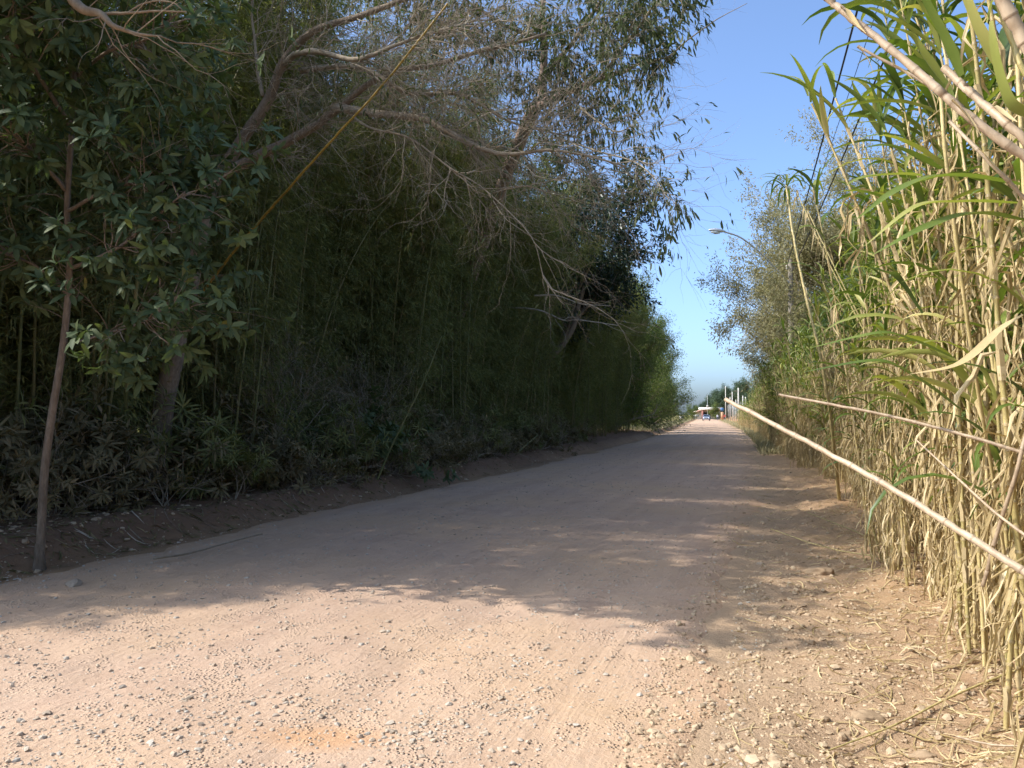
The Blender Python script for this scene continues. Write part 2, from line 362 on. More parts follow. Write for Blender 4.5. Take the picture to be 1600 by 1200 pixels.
# ------------------------------------------------------------------ ground and road
def grid(us, ys, zf):
    U, Y = np.meshgrid(us, ys); X = cx(Y) + U
    Z = zf(X, Y, U); v = np.stack([X, Y, Z], -1).reshape(-1, 3); nu, ny = len(us), len(ys)
    i = (np.arange(ny - 1)[:, None] * nu + np.arange(nu - 1)[None, :])
    q = np.stack([i, i + 1, i + nu + 1, i + nu], -1).reshape(-1, 4)
    G = Geo(); G.add(v, q); return G, np.stack([U, Y], -1).reshape(-1, 2)
ys = np.concatenate([np.arange(-60, -4, 4.0), np.arange(-4, 2.4, 0.4), np.arange(2.4, 14, 0.045), np.arange(14, 30, 0.12), np.arange(30, 80, 0.5), np.geomspace(80, 4200, 70)])
side = np.concatenate([np.arange(9.06, 16, 0.6), np.geomspace(16, 2500, 30)])
us = np.concatenate([-side[::-1], np.arange(-9, 9.01, 0.06), side])
def zg(X, Y, U):
    w = hw(Y); return H(X, Y) - 0.05 * sstep(w - 0.15, w - 0.5, np.abs(U))
G, uv = grid(us, ys, zg); tag(G.build('ground', M['soil'], uv=uv), kind='structure')
ur = np.arange(-4.3, 4.31, 0.05)
def zr(X, Y, U):
    w = hw(Y); e = np.abs(U) + fbm(X * 0.9, Y * 0.9, 4, 77) * 0.55
    z = H(X, Y) + 0.012 - 0.16 * sstep(w - 0.25, w + 0.35, e) - 0.3 * sstep(w + 0.4, w + 0.8, np.abs(U))
    fd = np.exp(-np.clip(Y - 10, 0, None) / 14)
    ruts = -0.022 * (np.exp(-((U - 1.55) / .22) ** 2) + np.exp(-((U + .15) / .25) ** 2) + np.exp(-((U + 1.9) / .25) ** 2))
    z = z + ruts + fd * (fbm(X * 3, Y * 3, 4, 3) * 0.012 + np.clip(fbm(U * 9, Y * 6, 3, 13), 0, 1) * 0.014)
    # narrow tyre mark towards the right
    for c0 in (2.62, 2.78): z = z - 0.006 * fd * np.exp(-((U - c0 - 0.02 * np.sin(Y)) / .022) ** 2)
    return z
G, uv = grid(ur, ys, zr); tag(G.build('dirt_road', M['road'], uv=uv), kind='structure')
def HR(x, y):
    x = np.atleast_1d(x).astype(float); y = np.atleast_1d(y).astype(float); u = x - cx(y)
    return np.where(np.abs(u) < hw(y) - 0.1, zr(x, y, u), zg(x, y, u))

# ------------------------------------------------------------------ stones, clods, litter
ICO = None
def ico():
    t = (1 + 5 ** .5) / 2
    v = norm([(-1, t, 0), (1, t, 0), (-1, -t, 0), (1, -t, 0), (0, -1, t), (0, 1, t), (0, -1, -t), (0, 1, -t), (t, 0, -1), (t, 0, 1), (-t, 0, -1), (-t, 0, 1)])
    f = np.array([(0, 11, 5), (0, 5, 1), (0, 1, 7), (0, 7, 10), (0, 10, 11), (1, 5, 9), (5, 11, 4), (11, 10, 2), (10, 7, 6), (7, 1, 8), (3, 9, 4), (3, 4, 2), (3, 2, 6), (3, 6, 8), (3, 8, 9), (4, 9, 5), (2, 4, 11), (6, 2, 10), (8, 6, 7), (9, 8, 1)])
    return v, f
def stones(G, X, Y, S, flat=0.6, sink=0.25, jit=0.32):
    v, f = ico(); n = len(X)
    V = v[None] * (1 + rng.uniform(-jit, jit, (n, 12, 1)))
    V = V * rng.uniform(.65, 1.25, (n, 1, 3)) * np.array([1, 1, flat])
    a = rng.uniform(0, 6.28, n); c, s = np.cos(a)[:, None], np.sin(a)[:, None]
    x = V[..., 0] * c - V[..., 1] * s; y = V[..., 0] * s + V[..., 1] * c
    V = np.stack([x, y, V[..., 2]], -1) * S[:, None, None]
    V += np.stack([X, Y, HR(X, Y) + S * flat * (0.5 - sink)], -1)[:, None]
    F = (f[None] + np.arange(n)[:, None, None] * 12).reshape(-1, 3)
    G.add(V.reshape(-1, 3), None, F, np.repeat(rng.uniform(0, 1, n), 20))
def stonemat(name, stops):
    m, nt, out = newmat(name); k = NT(nt)
    var = k.n('ShaderNodeAttribute', attribute_name='var').outputs['Fac']; nz = k.noise(k.geo(), 60, 4)
    c = k.ramp(k.math('ADD', k.math('MULTIPLY', var, 0.75), k.math('MULTIPLY', nz, 0.25)), stops)
    b = k.n('ShaderNodeBsdfPrincipled'); k.l(c, b.inputs['Base Color']); b.inputs['Roughness'].default_value = 0.9; b.inputs['Specular IOR Level'].default_value = 0.15
    k.l(k.bump(nz, 0.4, 0.004), b.inputs['Normal']); k.l(b.outputs[0], out.inputs[0]); return m
M['stone'] = stonemat('gravel_stone', [(0.1, (.33, .26, .19)), (0.5, (.44, .35, .26)), (0.8, (.42, .37, .30)), (1.0, (.48, .44, .38))])
M['clod'] = stonemat('clod', [(0.1, (.30, .21, .13)), (0.5, (.42, .31, .20)), (0.95, (.50, .39, .26))])
def pick(n, y0, y1, u0, u1, pw=1.7):
    """random spots, denser close to the camera"""
    t = rng.uniform(0, 1, n); y = (y0 ** (1 - pw) + t * (y1 ** (1 - pw) - y0 ** (1 - pw))) ** (1 / (1 - pw))
    u = rng.uniform(u0, u1, n); return cx(y) + u, y, u
G = Geo()
x, y, u = pick(44000, 2.3, 40, -3.7, 3.6)
dens = vnoise(u * 1.7, y * 0.6, 41) * 0.6 + vnoise(x * 4, y * 4, 42) * 0.6
dens += 0.30 * np.exp(-((u - 0.7) / .5) ** 2) + 0.35 * np.exp(-((u + 1.0) / .5) ** 2) + .25 * np.exp(-((u - 2.2) / .4) ** 2) + .3 * np.exp(-((u + 2.9) / .5) ** 2)
keep = rng.uniform(0.25, 1.25, len(x)) < dens; x, y = x[keep], y[keep]
S = 0.003 + 0.0036 * rng.exponential(1.0, len(x)); S = np.clip(S, 0.003, 0.019) * (1 + 0.01 * y)
stones(G, x, y, S)
# the little heap right of the orange patch, and a few other clusters of larger stones
for (cpx, cpy, n, sg, sm) in ((625, 1165, 60, .09, .014), (690, 1140, 45, .09, .013), (330, 1150, 40, .1, .012), (790, 1120, 40, .12, .011), (870, 1060, 40, .15, .01), (60, 1160, 40, .12, .013), (980, 1090, 35, .15, .011), (240, 1010, 70, .3, .012), (520, 1120, 35, .12, .012), (560, 1010, 30, .2, .013)):
    c = P(cpx, cpy, 1906 / (cpy - 648)); xx = rng.normal(c[0], sg, n); yy = rng.normal(c[1], sg * 1.2, n)
    stones(G, xx, yy, np.clip(rng.normal(sm * .72, sm * .35, n), .004, .022))
tag(G.build('gravel', M['stone'], smooth=False), 'loose grey and tan gravel strewn over the dirt road', 'gravel', kind='stuff')
G = Geo()
x, y, u = pick(30000, 2.2, 26, 3.0, 6.6, 1.6); S = np.clip(0.0035 + 0.0048 * rng.exponential(1, len(x)), .003, .032)
stones(G, x, y, S, 0.7, 0.35)
x, y, u = pick(1600, 6, 30, -7, -3.5, 1.5); S = np.clip(0.008 + 0.011 * rng.exponential(1, len(x)), .006, .06); stones(G, x, y, S, 0.6, 0.4)
tag(G.build('dirt_clods', M['clod'], smooth=False), 'crumbly brown clods of earth along both verges', 'dirt clods', kind='stuff')
# single rocks one can point at
def rock(px, py, size, label, m='clod', flat=0.6):
    from mathutils import noise as mn
    import bmesh
    bm = bmesh.new(); bmesh.ops.create_icosphere(bm, subdivisions=4, radius=1.0); sd = px * 0.37
    for v in bm.verts:
        n = mn.fractal(v.co * 1.3 + Vector((sd, 0, 0)), 0.9, 2.1, 5) * 0.28; q = v.co * (1 + n)
        v.co = Vector((round(q.x * 1.4, 3), q.y * 0.85, q.z * flat)) * size
    me = bpy.data.meshes.new('rock'); bm.to_mesh(me); bm.free(); me.materials.append(M[m])
    me.polygons.foreach_set('use_smooth', [True] * len(me.polygons))
    o = bpy.data.objects.new('rock', me); C.objects.link(o); d = 1906.0 / (py - 648); p = P(px, py, d)
    o.location = (p[0], p[1], float(HR(p[0], p[1])[0]) + size * flat * 0.35); o.rotation_euler = (0.1, 0.15, px * 0.7)
    tag(o, label, 'rock')
rock(1355, 1103, .055, 'smooth brown rock sitting on loose soil above the long fallen straw')
rock(1440, 1148, .045, 'half buried brown rock beside the pale fallen reed')
rock(1278, 893, .10, 'pale clod of rock with dark shaded side just past the near shadow edge')
rock(1322, 1072, .035, 'small brown rock left of the yellow straw blade')
rock(1188, 879, .035, 'small light stone on the road edge by the shadow tip', 'stone')
rock(115, 920, .07, 'flat grey rock in the shade at the left road edge', 'stone', .4)

def litter(name, n, y0, y1, u0, u1, lmin, lmax, w, mat, label, cat, lift=0.03, pw=1.6, dens_c=None):
    G = Geo(); x, y, u = pick(n, y0, y1, u0, u1, pw); z = HR(x, y)
    if dens_c:
        kp = rng.uniform(0, 1, n) < np.exp(-((u - dens_c[0]) / dens_c[1]) ** 2) + dens_c[2]; x, y, u, z = x[kp], y[kp], u[kp], z[kp]
    for a, b, c in zip(x, y, z):
        L = rng.uniform(lmin, lmax) * (rng.uniform() ** 0.6); th = rng.uniform(0, 6.28); k = 5 if L > 0.15 else 3
        t = np.linspace(-.5, .5, k); bend = rng.normal(0, .18) * L
        px_ = a + np.cos(th) * t * L - np.sin(th) * bend * (1 - 4 * t * t); py_ = b + np.sin(th) * t * L + np.cos(th) * bend * (1 - 4 * t * t)
        pz = HR(px_, py_) + 0.004 + rng.uniform(0, lift) * (0.4 + rng.uniform(-.6, .6) * t * 2)
        strap(G, np.stack([px_, py_, pz], -1), w * rng.uniform(.5, 1.5) * np.array([.5] + [1] * (k - 2) + [.2]), rng.uniform(), 0, rng.normal(0, 1.2), rng.uniform(-.3, .4))
    return tag(G.build(name, mat, smooth=False), label, cat, kind='stuff')
litter('straw_litter', 8500, 2.4, 26, 3.3, 6.8, .04, .38, .008, M['dry_leaf'], 'broken straw and dry cane leaves littering the sunlit verge', 'straw', dens_c=(5.3, 1.0, .12))
litter('leaf_litter', 5200, 6, 34, -7.0, -3.5, .05, .22, .02, M['dusty_leaf'], 'dusty fallen leaves and twigs under the left-hand trees', 'leaf litter')
litter('fallen_twigs', 420, 6, 30, -6.6, -3.6, .2, .8, .011, M['twig'], 'fallen twigs and sticks strewn along the left bank', 'twigs', .06)

# ------------------------------------------------------------------ cane stand on the right
def cane_variant(seed, Hc, lean, green, dry):
    global rng
    keep = rng; rng = np.random.default_rng(seed)
    gs, gl, gd = Geo(), Geo(), Geo()
    n = 34; t = np.linspace(0, 1, n); az = rng.uniform(0, 6.28); r0 = rng.uniform(.010, .0165)
    px_ = lean * Hc * t ** 1.7; wob = rng.normal(0, .035, 3)
    path = np.stack([px_ + wob[0] * np.sin(t * 5), wob[1] * np.sin(t * 4 + 1) + .06 * t, Hc * 0.86 * t], -1)
    # stalk with swollen, darker joints
    zz = []; rr = []; vv = []; s = 0.0
    def at(q): return np.array([np.interp(q, t, path[:, i]) for i in range(3)])
    ts = np.arange(0, 1, 0.13 / Hc)
    prev = 0
    for i in range(len(ts) - 1):
        a, b = ts[i], ts[i + 1]; ra = r0 * (1 - .55 * a); e = (b - a)
        pts = [at(a + e * q) for q in (0.0, .06, .12, .9, 1.0)]
        tube(gs, pts[:3], [ra * 1.28, ra * 1.2, ra * .98], 6, 0.95, 0, False)
        tube(gs, pts[2:], [ra * .98, ra * .95, ra * 1.28], 6, float(rng.uniform(.1, .8)), 0, False)
    # green blades arching out, alternate sides
    phase = rng.uniform(0, 6.28)
    for i in range(green):
        q = rng.uniform(.22, 1.0) if i > 4 else rng.uniform(.9, 1.0)
        p = at(q); th = phase + (i % 2) * math.pi + rng.normal(0, .55); L = rng.uniform(.45, 1.0); m = 9; tt = np.linspace(0, 1, m)
        L *= 1 - .35 * max(0, (q - .7) / .3); el = rng.uniform(.95, 1.35); dr = rng.uniform(1.3, 2.6) if i > 2 else rng.uniform(.4, 1.2)
        ang = el - dr * tt ** 1.3; dx = np.cos(ang); dz = np.sin(ang)
        cxl = np.concatenate([[0], np.cumsum((dx[1:] + dx[:-1]) / 2)]) * L / (m - 1); czl = np.concatenate([[0], np.cumsum((dz[1:] + dz[:-1]) / 2)]) * L / (m - 1)
        th2 = th + rng.normal(0, .3) * tt
        pts = p + np.stack([np.cos(th2) * cxl, np.sin(th2) * cxl, czl], -1)
        W = rng.uniform(.030, .060) * np.array([.45, .8, 1, 1, .95, .8, .6, .35, .04])
        strap(gl, pts, W, float(np.clip(rng.normal(.42, .22), 0, 1)), 0, rng.normal(0, .7), .22)
    # dead blades hanging and curling down the stalk
    for i in range(dry):
        q = rng.uniform(.04, .8) ** 1.0; p = at(q); th = rng.uniform(0, 6.28); L = rng.uniform(.25, .75); m = 7; tt = np.linspace(0, 1, m)
        el = rng.uniform(-.6, 1.2); ang = el - (el + 1.35) * np.clip(tt * rng.uniform(1.5, 4), 0, 1) + rng.normal(0, .15, m)
        dx = np.cos(ang); dz = np.sin(ang)
        cxl = np.concatenate([[0], np.cumsum(dx[1:])]) * L / (m - 1); czl = np.concatenate([[0], np.cumsum(dz[1:])]) * L / (m - 1)
        th2 = th + np.cumsum(rng.normal(0, .25, m))
        pts = p + np.stack([np.cos(th2) * cxl, np.sin(th2) * cxl, czl], -1)
        W = rng.uniform(.010, .026) * np.array([.7, 1, 1, .9, .8, .6, .1])
        strap(gd, pts, W, float(rng.uniform()), 0, rng.normal(0, 2.2), rng.uniform(.1, .5))
    # clasping sheaths round the stalk
    for i in range(int(Hc * 3)):
        q = rng.uniform(.02, .95); p0 = at(q); p1 = at(min(1, q + .13 / Hc)); ra = r0 * 1.25 * (1 - .5 * q)
        tube(gd, [p0, (p0 + p1) / 2, p1 + rng.normal(0, .006, 3)], [ra, ra * 1.1, ra * .95], 5, float(rng.uniform(.2, .9)), 0, False)
    rng = keep
    return gs, gl, gd
CANE_L = 'tall jointed cane with green strap blades and straw leaves in the sunlit stand'
canes = []
specs = [(4.6, .05, 14, 22), (5.2, .08, 15, 20), (4.2, .02, 14, 24), (5.0, .07, 16, 18), (3.6, .06, 12, 24), (4.8, .12, 6, 26), (3.0, .12, 8, 28), (5.4, .07, 11, 24), (2.2, .10, 6, 24), (4.4, .16, 6, 24)]
for i, sp in enumerate(specs):
    r = thing('cane', CANE_L, 'cane', group='canes in the stand along the right verge')
    gs, gl, gd = cane_variant(100 + i, *sp)
    kid(r, gs.build('stalk', M['cane_stalk'], r)); kid(r, gl.build('green_leaves', M['cane_leaf'], r, smooth=True)); kid(r, gd.build('dry_leaves', M['dry_leaf'], r, smooth=False))
    canes.append(r)
def scatter(name, sources, pts, rots, scl, idx, label, cat):
    """one object that repeats the given plants on its points"""
    me = bpy.data.meshes.new(name); me.vertices.add(len(pts)); me.vertices.foreach_set('co', np.asarray(pts, np.float32).ravel())
    for nm, ty, val, key in (('rot', 'FLOAT_VECTOR', rots, 'vector'), ('scl', 'FLOAT', scl, 'value'), ('idx', 'INT', idx, 'value')):
        a = me.attributes.new(nm, ty, 'POINT'); a.data.foreach_set(key, np.asarray(val, np.int32 if ty == 'INT' else np.float32).ravel())
    o = bpy.data.objects.new(name, me); C.objects.link(o)
    ng = bpy.data.node_groups.new(name, 'GeometryNodeTree')
    ng.interface.new_socket('Geometry', in_out='INPUT', socket_type='NodeSocketGeometry'); ng.interface.new_socket('Geometry', in_out='OUTPUT', socket_type='NodeSocketGeometry')
    N = ng.nodes; L = ng.links; gi = N.new('NodeGroupInput'); go = N.new('NodeGroupOutput')
    join = N.new('GeometryNodeJoinGeometry'); 
    for s in reversed(sources):
        j = N.new('GeometryNodeJoinGeometry')
        for c in KIDS[s.name]:
            oi = N.new('GeometryNodeObjectInfo'); oi.transform_space = 'ORIGINAL'; oi.inputs['Object'].default_value = c; L.new(oi.outputs['Geometry'], j.inputs[0])
        g2i = N.new('GeometryNodeGeometryToInstance'); L.new(j.outputs[0], g2i.inputs[0]); L.new(g2i.outputs[0], join.inputs[0])
    iop = N.new('GeometryNodeInstanceOnPoints'); iop.inputs['Pick Instance'].default_value = True
    L.new(gi.outputs[0], iop.inputs['Points']); L.new(join.outputs[0], iop.inputs['Instance'])
    for nm, dt, sk in (('rot', 'FLOAT_VECTOR', 'Rotation'), ('scl', 'FLOAT', 'Scale'), ('idx', 'INT', 'Instance Index')):
        na = N.new('GeometryNodeInputNamedAttribute'); na.data_type = dt; na.inputs['Name'].default_value = nm; L.new(na.outputs['Attribute'], iop.inputs[sk])
    L.new(iop.outputs['Instances'], go.inputs[0])
    md = o.modifiers.new('scatter', 'NODES'); md.node_group = ng
    return tag(o, label, cat, kind='stuff')
def cane_spots(n, y0, y1, pw):
    t = rng.uniform(0, 1, n); y = y0 + (y1 - y0) * t ** pw
    front = 4.95 + 0.15 * np.sin(y * 1.3) + 0.12 * np.sin(y * .47 + 1) + .25 * sstep(8, 12, y) - .75 * sstep(18, 28, y)
    u = front + rng.exponential(.9, n) * 1.0; u = np.minimum(u, front + 3.2 - rng.uniform(0, .6, n)); return cx(y) + u, y, u - front
x, y, df = cane_spots(300, 3.1, 12.5, 1.0)
o_ = np.argsort(y); x, y, df = x[o_], y[o_], df[o_]
for i in range(300):
    k = i % len(canes) if i < len(canes) else int(rng.choice(len(canes), p=[.14, .13, .12, .1, .1, .08, .08, .12, .06, .07]))
    rz = math.pi + rng.normal(0, .9) if rng.uniform() < .65 else rng.uniform(0, 6.28)
    rot = (rng.normal(0, .05), rng.normal(0, .05), rz); s = rng.uniform(.88, 1.12) * (1 - .16 * float(sstep(5, 8, y[i])))
    loc = (x[i], y[i], Hf(x[i], y[i]) - .02)
    if i < len(canes): canes[i].location = loc; canes[i].rotation_euler = rot; canes[i].scale = (s,) * 3
    else: dup(canes[k], loc, rot, s)
x, y, df = cane_spots(2300, 12.5, 110, 1.5); n = len(x)
x2, y2, df2 = cane_spots(260, -3, 2.7, 1.0); x2 = x2 + 0.7; 
x3, y3, df3 = cane_spots(650, 3.3, 14, 1.0); x3 = x3 + 1.2
x = np.concatenate([x, x2, x3]); y = np.concatenate([y, y2, y3]); n = len(x)
rot = np.stack([rng.normal(0, .07, n), rng.normal(0, .07, n), math.pi + rng.normal(0, 1.2, n)], -1)
sc_ = rng.uniform(.68, .98, n) * (1 - 0.3 * sstep(50, 90, y))
scatter('cane_thicket', canes, np.stack([x, y, H(x, y) - .03], -1), rot, sc_, rng.integers(0, len(canes), n), 'dense stand of green and straw coloured cane running along the right of the road', 'cane thicket')

def jointed(name, pts, r0, r1, label, mat='grey_stalk', step=.14, cat='cane stalk', n=10, group=None, knot=1.12, torn=.3):
    G = Geo(); p = spline(pts, 60); seg = np.linalg.norm(np.diff(p, axis=0), axis=1); cum = np.concatenate([[0], np.cumsum(seg)]); L = cum[-1]
    sd = float(rng.uniform(0, 99)); amp = min(.012, r0 * 1.2)
    off = np.stack([fbm(cum * 2.3 + sd, np.full(len(cum), k * 7.7), 3, 5) for k in range(3)], -1) * amp; p = p + off
    def at(s): return np.array([np.interp(s, cum, p[:, i]) for i in range(3)])
    s = 0.0
    while s < L - .02:
        e = min(L, s + step * rng.uniform(.7, 1.3)); r = lambda q: r0 + (r1 - r0) * q / L
        bend = rng.normal(0, r0 * .16, 3); kn = 1 + (knot - 1) * rng.uniform(.6, 1.5)
        tube(G, [at(s), at(s + .003), at(s + .007)], [r(s) * (kn - .03), r(s) * kn, r(s) * 1.02], n, .92, 0, False)
        tube(G, [at(s + .007), at(s + .03), at((s + e) / 2) + bend, at(e - .02), at(e)], [r(s) * 1.02, r(s) * .98, r(s) * .95, r(e) * .99, r(e) * (kn - .03)], n, float(rng.uniform(.1, .8)), 0, e >= L - .02)
        if rng.uniform() < torn:      # a torn, peeling sheath
            a = at(s); ax = norm(at(e) - a); sd_ = norm(np.cross(ax, rng.normal(0, 1, 3))); q = rng.uniform(.05, .13); t_ = np.linspace(0, 1, 5)[:, None]
            strap(G, a + sd_ * r(s) + ax * q * t_ + sd_ * .035 * t_ ** 2 - np.array([0, 0, .03]) * t_ ** 2, r0 * np.array([1.6, 1.8, 1.4, .9, .2]), float(rng.uniform(.2, .8)), 1, rng.normal(0, .8), .35)
        s = e
    o = G.build(name, [M[mat], M['dry_leaf']]); return tag(o, label, cat, group)
jointed('cane_stalk', [P(1132, 624, 3.5), P(1290, 705, 3.1), P(1480, 815, 2.7), P(1620, 905, 2.45), P(1850, 1040, 2.2)], .0095, .0135, 'long bare cane pole slanting out over the verge, its cut end against the road')
jointed('cane_stalk', [P(1218, 617, 4.2), P(1400, 652, 3.8), P(1600, 708, 3.4), P(1800, 775, 3.1)], .007, .009, 'slim bare reed above the long pole, almost level across the cane')
jointed('cane_stalk', [P(1432, 688, 3.9), P(1500, 750, 3.6), P(1570, 812, 3.3), P(1680, 890, 3.1)], .004, .007, 'thin grey reed between the two longer poles on the right')
jointed('cane_stalk', [P(1618, 620, 3.3), P(1590, 730, 3.3), P(1560, 820, 3.4), P(1535, 915, 3.5)], .009, .009, 'grey weathered stick leaning behind the long pole at the right edge')
jointed('cane_stalk', [P(1288, -4, 2.25), P(1420, 105, 2.1), P(1520, 190, 2.0), P(1640, 275, 1.95), P(1900, 480, 1.95), P(2200, 700, 2.0)], .0095, .0155, 'thick pale cane reaching highest into the sky from the right edge', step=.085, knot=1.1)
jointed('cane_stalk', [P(1475, 105, 2.5), P(1540, 165, 2.4), P(1620, 240, 2.3), P(1900, 520, 2.2)], .012, .015, 'thick pale cane beside and above the one reaching highest into the sky', step=.085, knot=1.1)
jointed('cane_stalk', [P(1340, 72, 2.9), P(1440, 125, 2.8), P(1510, 175, 2.7), P(1660, 300, 2.6), P(1900, 560, 2.5)], .005, .009, 'thin straw stalk just under the thick pale canes, tip in the sky')
jointed('cane_stalk', [P(1480, 190, 3.1), P(1540, 248, 3.0), P(1620, 328, 3.0), P(1700, 425, 2.9)], .007, .009, 'short broken straw stalk below the thick pale canes')
jointed('cane_stalk', [P(1555, -20, 2.0), P(1590, 50, 2.0), P(1640, 140, 2.0), P(1760, 420, 2.05)], .016, .018, 'thick ringed cane in the top right corner', step=.07, knot=1.12)
for k, (a, b, c, lb) in enumerate((((1245, 300, 10.), (1300, 420, 9.3), (1420, 650, 8.8), 'leftmost bare straw cane tilting out of the stand'),
                     ((1262, 330, 9.6), (1320, 450, 9.0), (1450, 690, 8.6), 'bare straw cane tilting beside the leftmost one'),
                     ((1345, 215, 8.0), (1390, 330, 7.7), (1490, 560, 7.4), 'bare straw cane tilting up to the wires'),
                     ((1228, 290, 13.), (1245, 400, 12.4), (1290, 600, 12), 'thick brown cane with a leafy tuft, standing above the stand'))):
    q = jointed('cane_stalk', [P(*a), P(*b), P(*c), P(c[0] + (c[0] - b[0]) * .5, 790, c[2] + 1.6)], .006 if k < 3 else .016, .012 if k < 3 else .03, lb, 'cane_stalk', .16)
    if k == 3:
        G = Geo()
        for i in range(16):
            th = rng.uniform(0, 6.28); L = rng.uniform(.5, .95); t_ = np.linspace(0, 1, 8); el = rng.uniform(.8, 1.4) - rng.uniform(1.6, 3.2) * t_
            p0 = P(*a) * (1 - .04 * (i % 4)) + P(*b) * .04 * (i % 4)
            pp = p0 + np.stack([np.cos(th) * np.cumsum(np.cos(el)), np.sin(th) * np.cumsum(np.cos(el)), np.cumsum(np.sin(el))], -1) * L / 8
            strap(G, pp, .042 * np.array([.5, .9, 1, 1, .9, .7, .4, .05]), float(rng.uniform(.1, .7)), 0, rng.normal(0, .5), .2)
        G.build('green_leaves', M['cane_leaf'], q)
    else:
        G = Geo()
        for i in range(10):
            p0 = P(*a) + (P(*b) - P(*a)) * rng.uniform(-.02, .5); L = rng.uniform(.2, .45); t_ = np.linspace(0, 1, 6)[:, None]
            strap(G, p0 + np.array([rng.normal(0, .15), rng.normal(0, .1), .35]) * L * t_ + np.array([0, 0, -1.]) * L * t_ ** 2, .02 * np.array([.6, 1, 1, .8, .5, .1]), float(rng.uniform()), 0, 1.5, .3)
        G.build('dry_leaves', M['dry_leaf'], q)
# fallen reeds on the verge
def on_ground(px, py, lift=.015):
    d = 1906.0 / (py - 648); p = P(px, py, d); p[2] = float(HR(p[0], p[1])[0]) + lift; return p
jointed('fallen_reed', [on_ground(1205, 843, .16), on_ground(1290, 862, .09), on_ground(1400, 885, .03), on_ground(1450, 893, .05)], .006, .007, 'straw reed lying from the cane foot into the shaded road edge', 'cane_stalk', cat='reed')
jointed('fallen_reed', [on_ground(1295, 1145), on_ground(1400, 1118, .03), on_ground(1500, 1088, .04), on_ground(1640, 1055, .05)], .004, .008, 'long curved straw lying beside the brown rock', 'cane_stalk', cat='reed')
jointed('fallen_reed', [on_ground(1495, 1142, .03), on_ground(1560, 1160, .03), on_ground(1660, 1182, .04)], .005, .006, 'pale thin reed lying in the bottom right corner', 'grey_stalk', cat='reed')
jointed('fallen_reed', [on_ground(1262, 812, .12), on_ground(1330, 835, .08), on_ground(1400, 870, .04)], .006, .006, 'straw reed heaped on the litter at the shadow edge', 'cane_stalk', cat='reed')
# big nearby blades in front of the stand
def near_stalk(t, pts):
    G = Geo(); p = spline(np.array(pts) - np.array(t.location), 40); m = len(p)
    for a in range(0, m - 1, 2): tube(G, p[a:a + 3], [.009, .0082, .0092], 8, float(rng.uniform(.2, .7)), 0, False)
    G.build('stalk', M['cane_stalk'], t)
def blade(t, pts, w, label, mat='cane_leaf', var=.35, roll=.6):
    G = Geo(); p = spline(pts, 26) - np.array(t.location); q = np.linspace(0, 1, len(p)); W = 1.45 * w * np.clip(np.minimum(.45 + q * 3, (1 - q) * 2.6 + .03), 0, 1)
    strap(G, p, W, var, 0, roll, .2); G.build('leaf', M[mat], t)['label'] = label
ca = thing('cane', 'broad-leaved cane at the right edge with a trio of blades arching left', 'cane', (2.25, 3.2, Hf(2.25, 3.2)))
near_stalk(ca, [(2.25, 3.2, 0), P(1630, 800, 3.15), P(1612, 500, 3.1), P(1600, 290, 3.1), P(1590, 100, 3.1)])
blade(ca, [P(1600, 345, 3.1), P(1520, 335, 3.0), P(1440, 360, 2.9), P(1360, 400, 2.9)], .035, 'broad green blade arching left, lowest of the near trio')
blade(ca, [P(1600, 290, 3.2), P(1480, 275, 3.0), P(1400, 300, 2.95), P(1335, 345, 2.9)], .034, 'broad green blade arching left, topmost of the near trio')
blade(ca, [P(1590, 318, 3.3), P(1500, 316, 3.2), P(1430, 325, 3.2), P(1350, 385, 3.2)], .03, 'yellow green blade arching left, middle of the near trio', var=.7)
blade(ca, [P(1600, 492, 3.0), P(1560, 520, 3.0), P(1500, 570, 3.0), P(1420, 585, 3.1)], .03, 'long dry tan blade swooping down from the right edge', 'dry_leaf', .5)
cb = thing('cane', 'broad-leaved cane with dark green blades sweeping left at mid height', 'cane', (2.75, 4.3, Hf(2.75, 4.3)))
near_stalk(cb, [(2.75, 4.3, 0), P(1560, 800, 4.1), P(1520, 560, 3.8), P(1480, 265, 3.6), P(1470, 150, 3.6)])
blade(cb, [P(1470, 265, 3.6), P(1420, 240, 3.5), P(1385, 228, 3.5), P(1345, 232, 3.5)], .035, 'dark green blade whose tip hangs level against the sky', var=.1)
blade(cb, [P(1440, 275, 3.8), P(1400, 273, 3.7), P(1350, 278, 3.7), P(1320, 290, 3.7)], .03, 'pale green blade with its tip over the far tree', var=.6)
blade(cb, [P(1440, 490, 3.8), P(1400, 435, 3.8), P(1380, 425, 3.7), P(1355, 417, 3.7)], .04, 'dark green blade curling down in the middle of the stand', var=.08)
blade(cb, [P(1500, 640, 3.6), P(1430, 590, 3.6), P(1370, 565, 3.6), P(1250, 582, 3.7)], .03, 'long dark green blade sweeping left below mid stand', var=.2)
blade(cb, [P(1490, 560, 3.7), P(1420, 530, 3.7), P(1370, 522, 3.7), P(1260, 545, 3.8)], .03, 'long green blade sweeping left just above the dark one', var=.35)
cc = thing('cane', 'broad-leaved cane whose blades run out of the top right of the picture', 'cane', (2.7, 2.2, Hf(2.7, 2.2)))
near_stalk(cc, [(2.7, 2.2, 0), (2.3, 2.2, 1.2), P(1650, 190, 2.25), P(1580, 60, 2.3), P(1540, -60, 2.3)])
blade(cc, [P(1475, 130, 2.6), P(1440, 85, 2.6), P(1420, 55, 2.6), P(1385, 40, 2.6)], .035, 'green and brown blade curling over at the top against the sky', var=.5)
blade(cc, [P(1620, 190, 2.2), P(1570, 160, 2.2), P(1545, 60, 2.2), P(1555, -20, 2.2)], .045, 'wide brown green blade rising near the top right corner', var=.75)
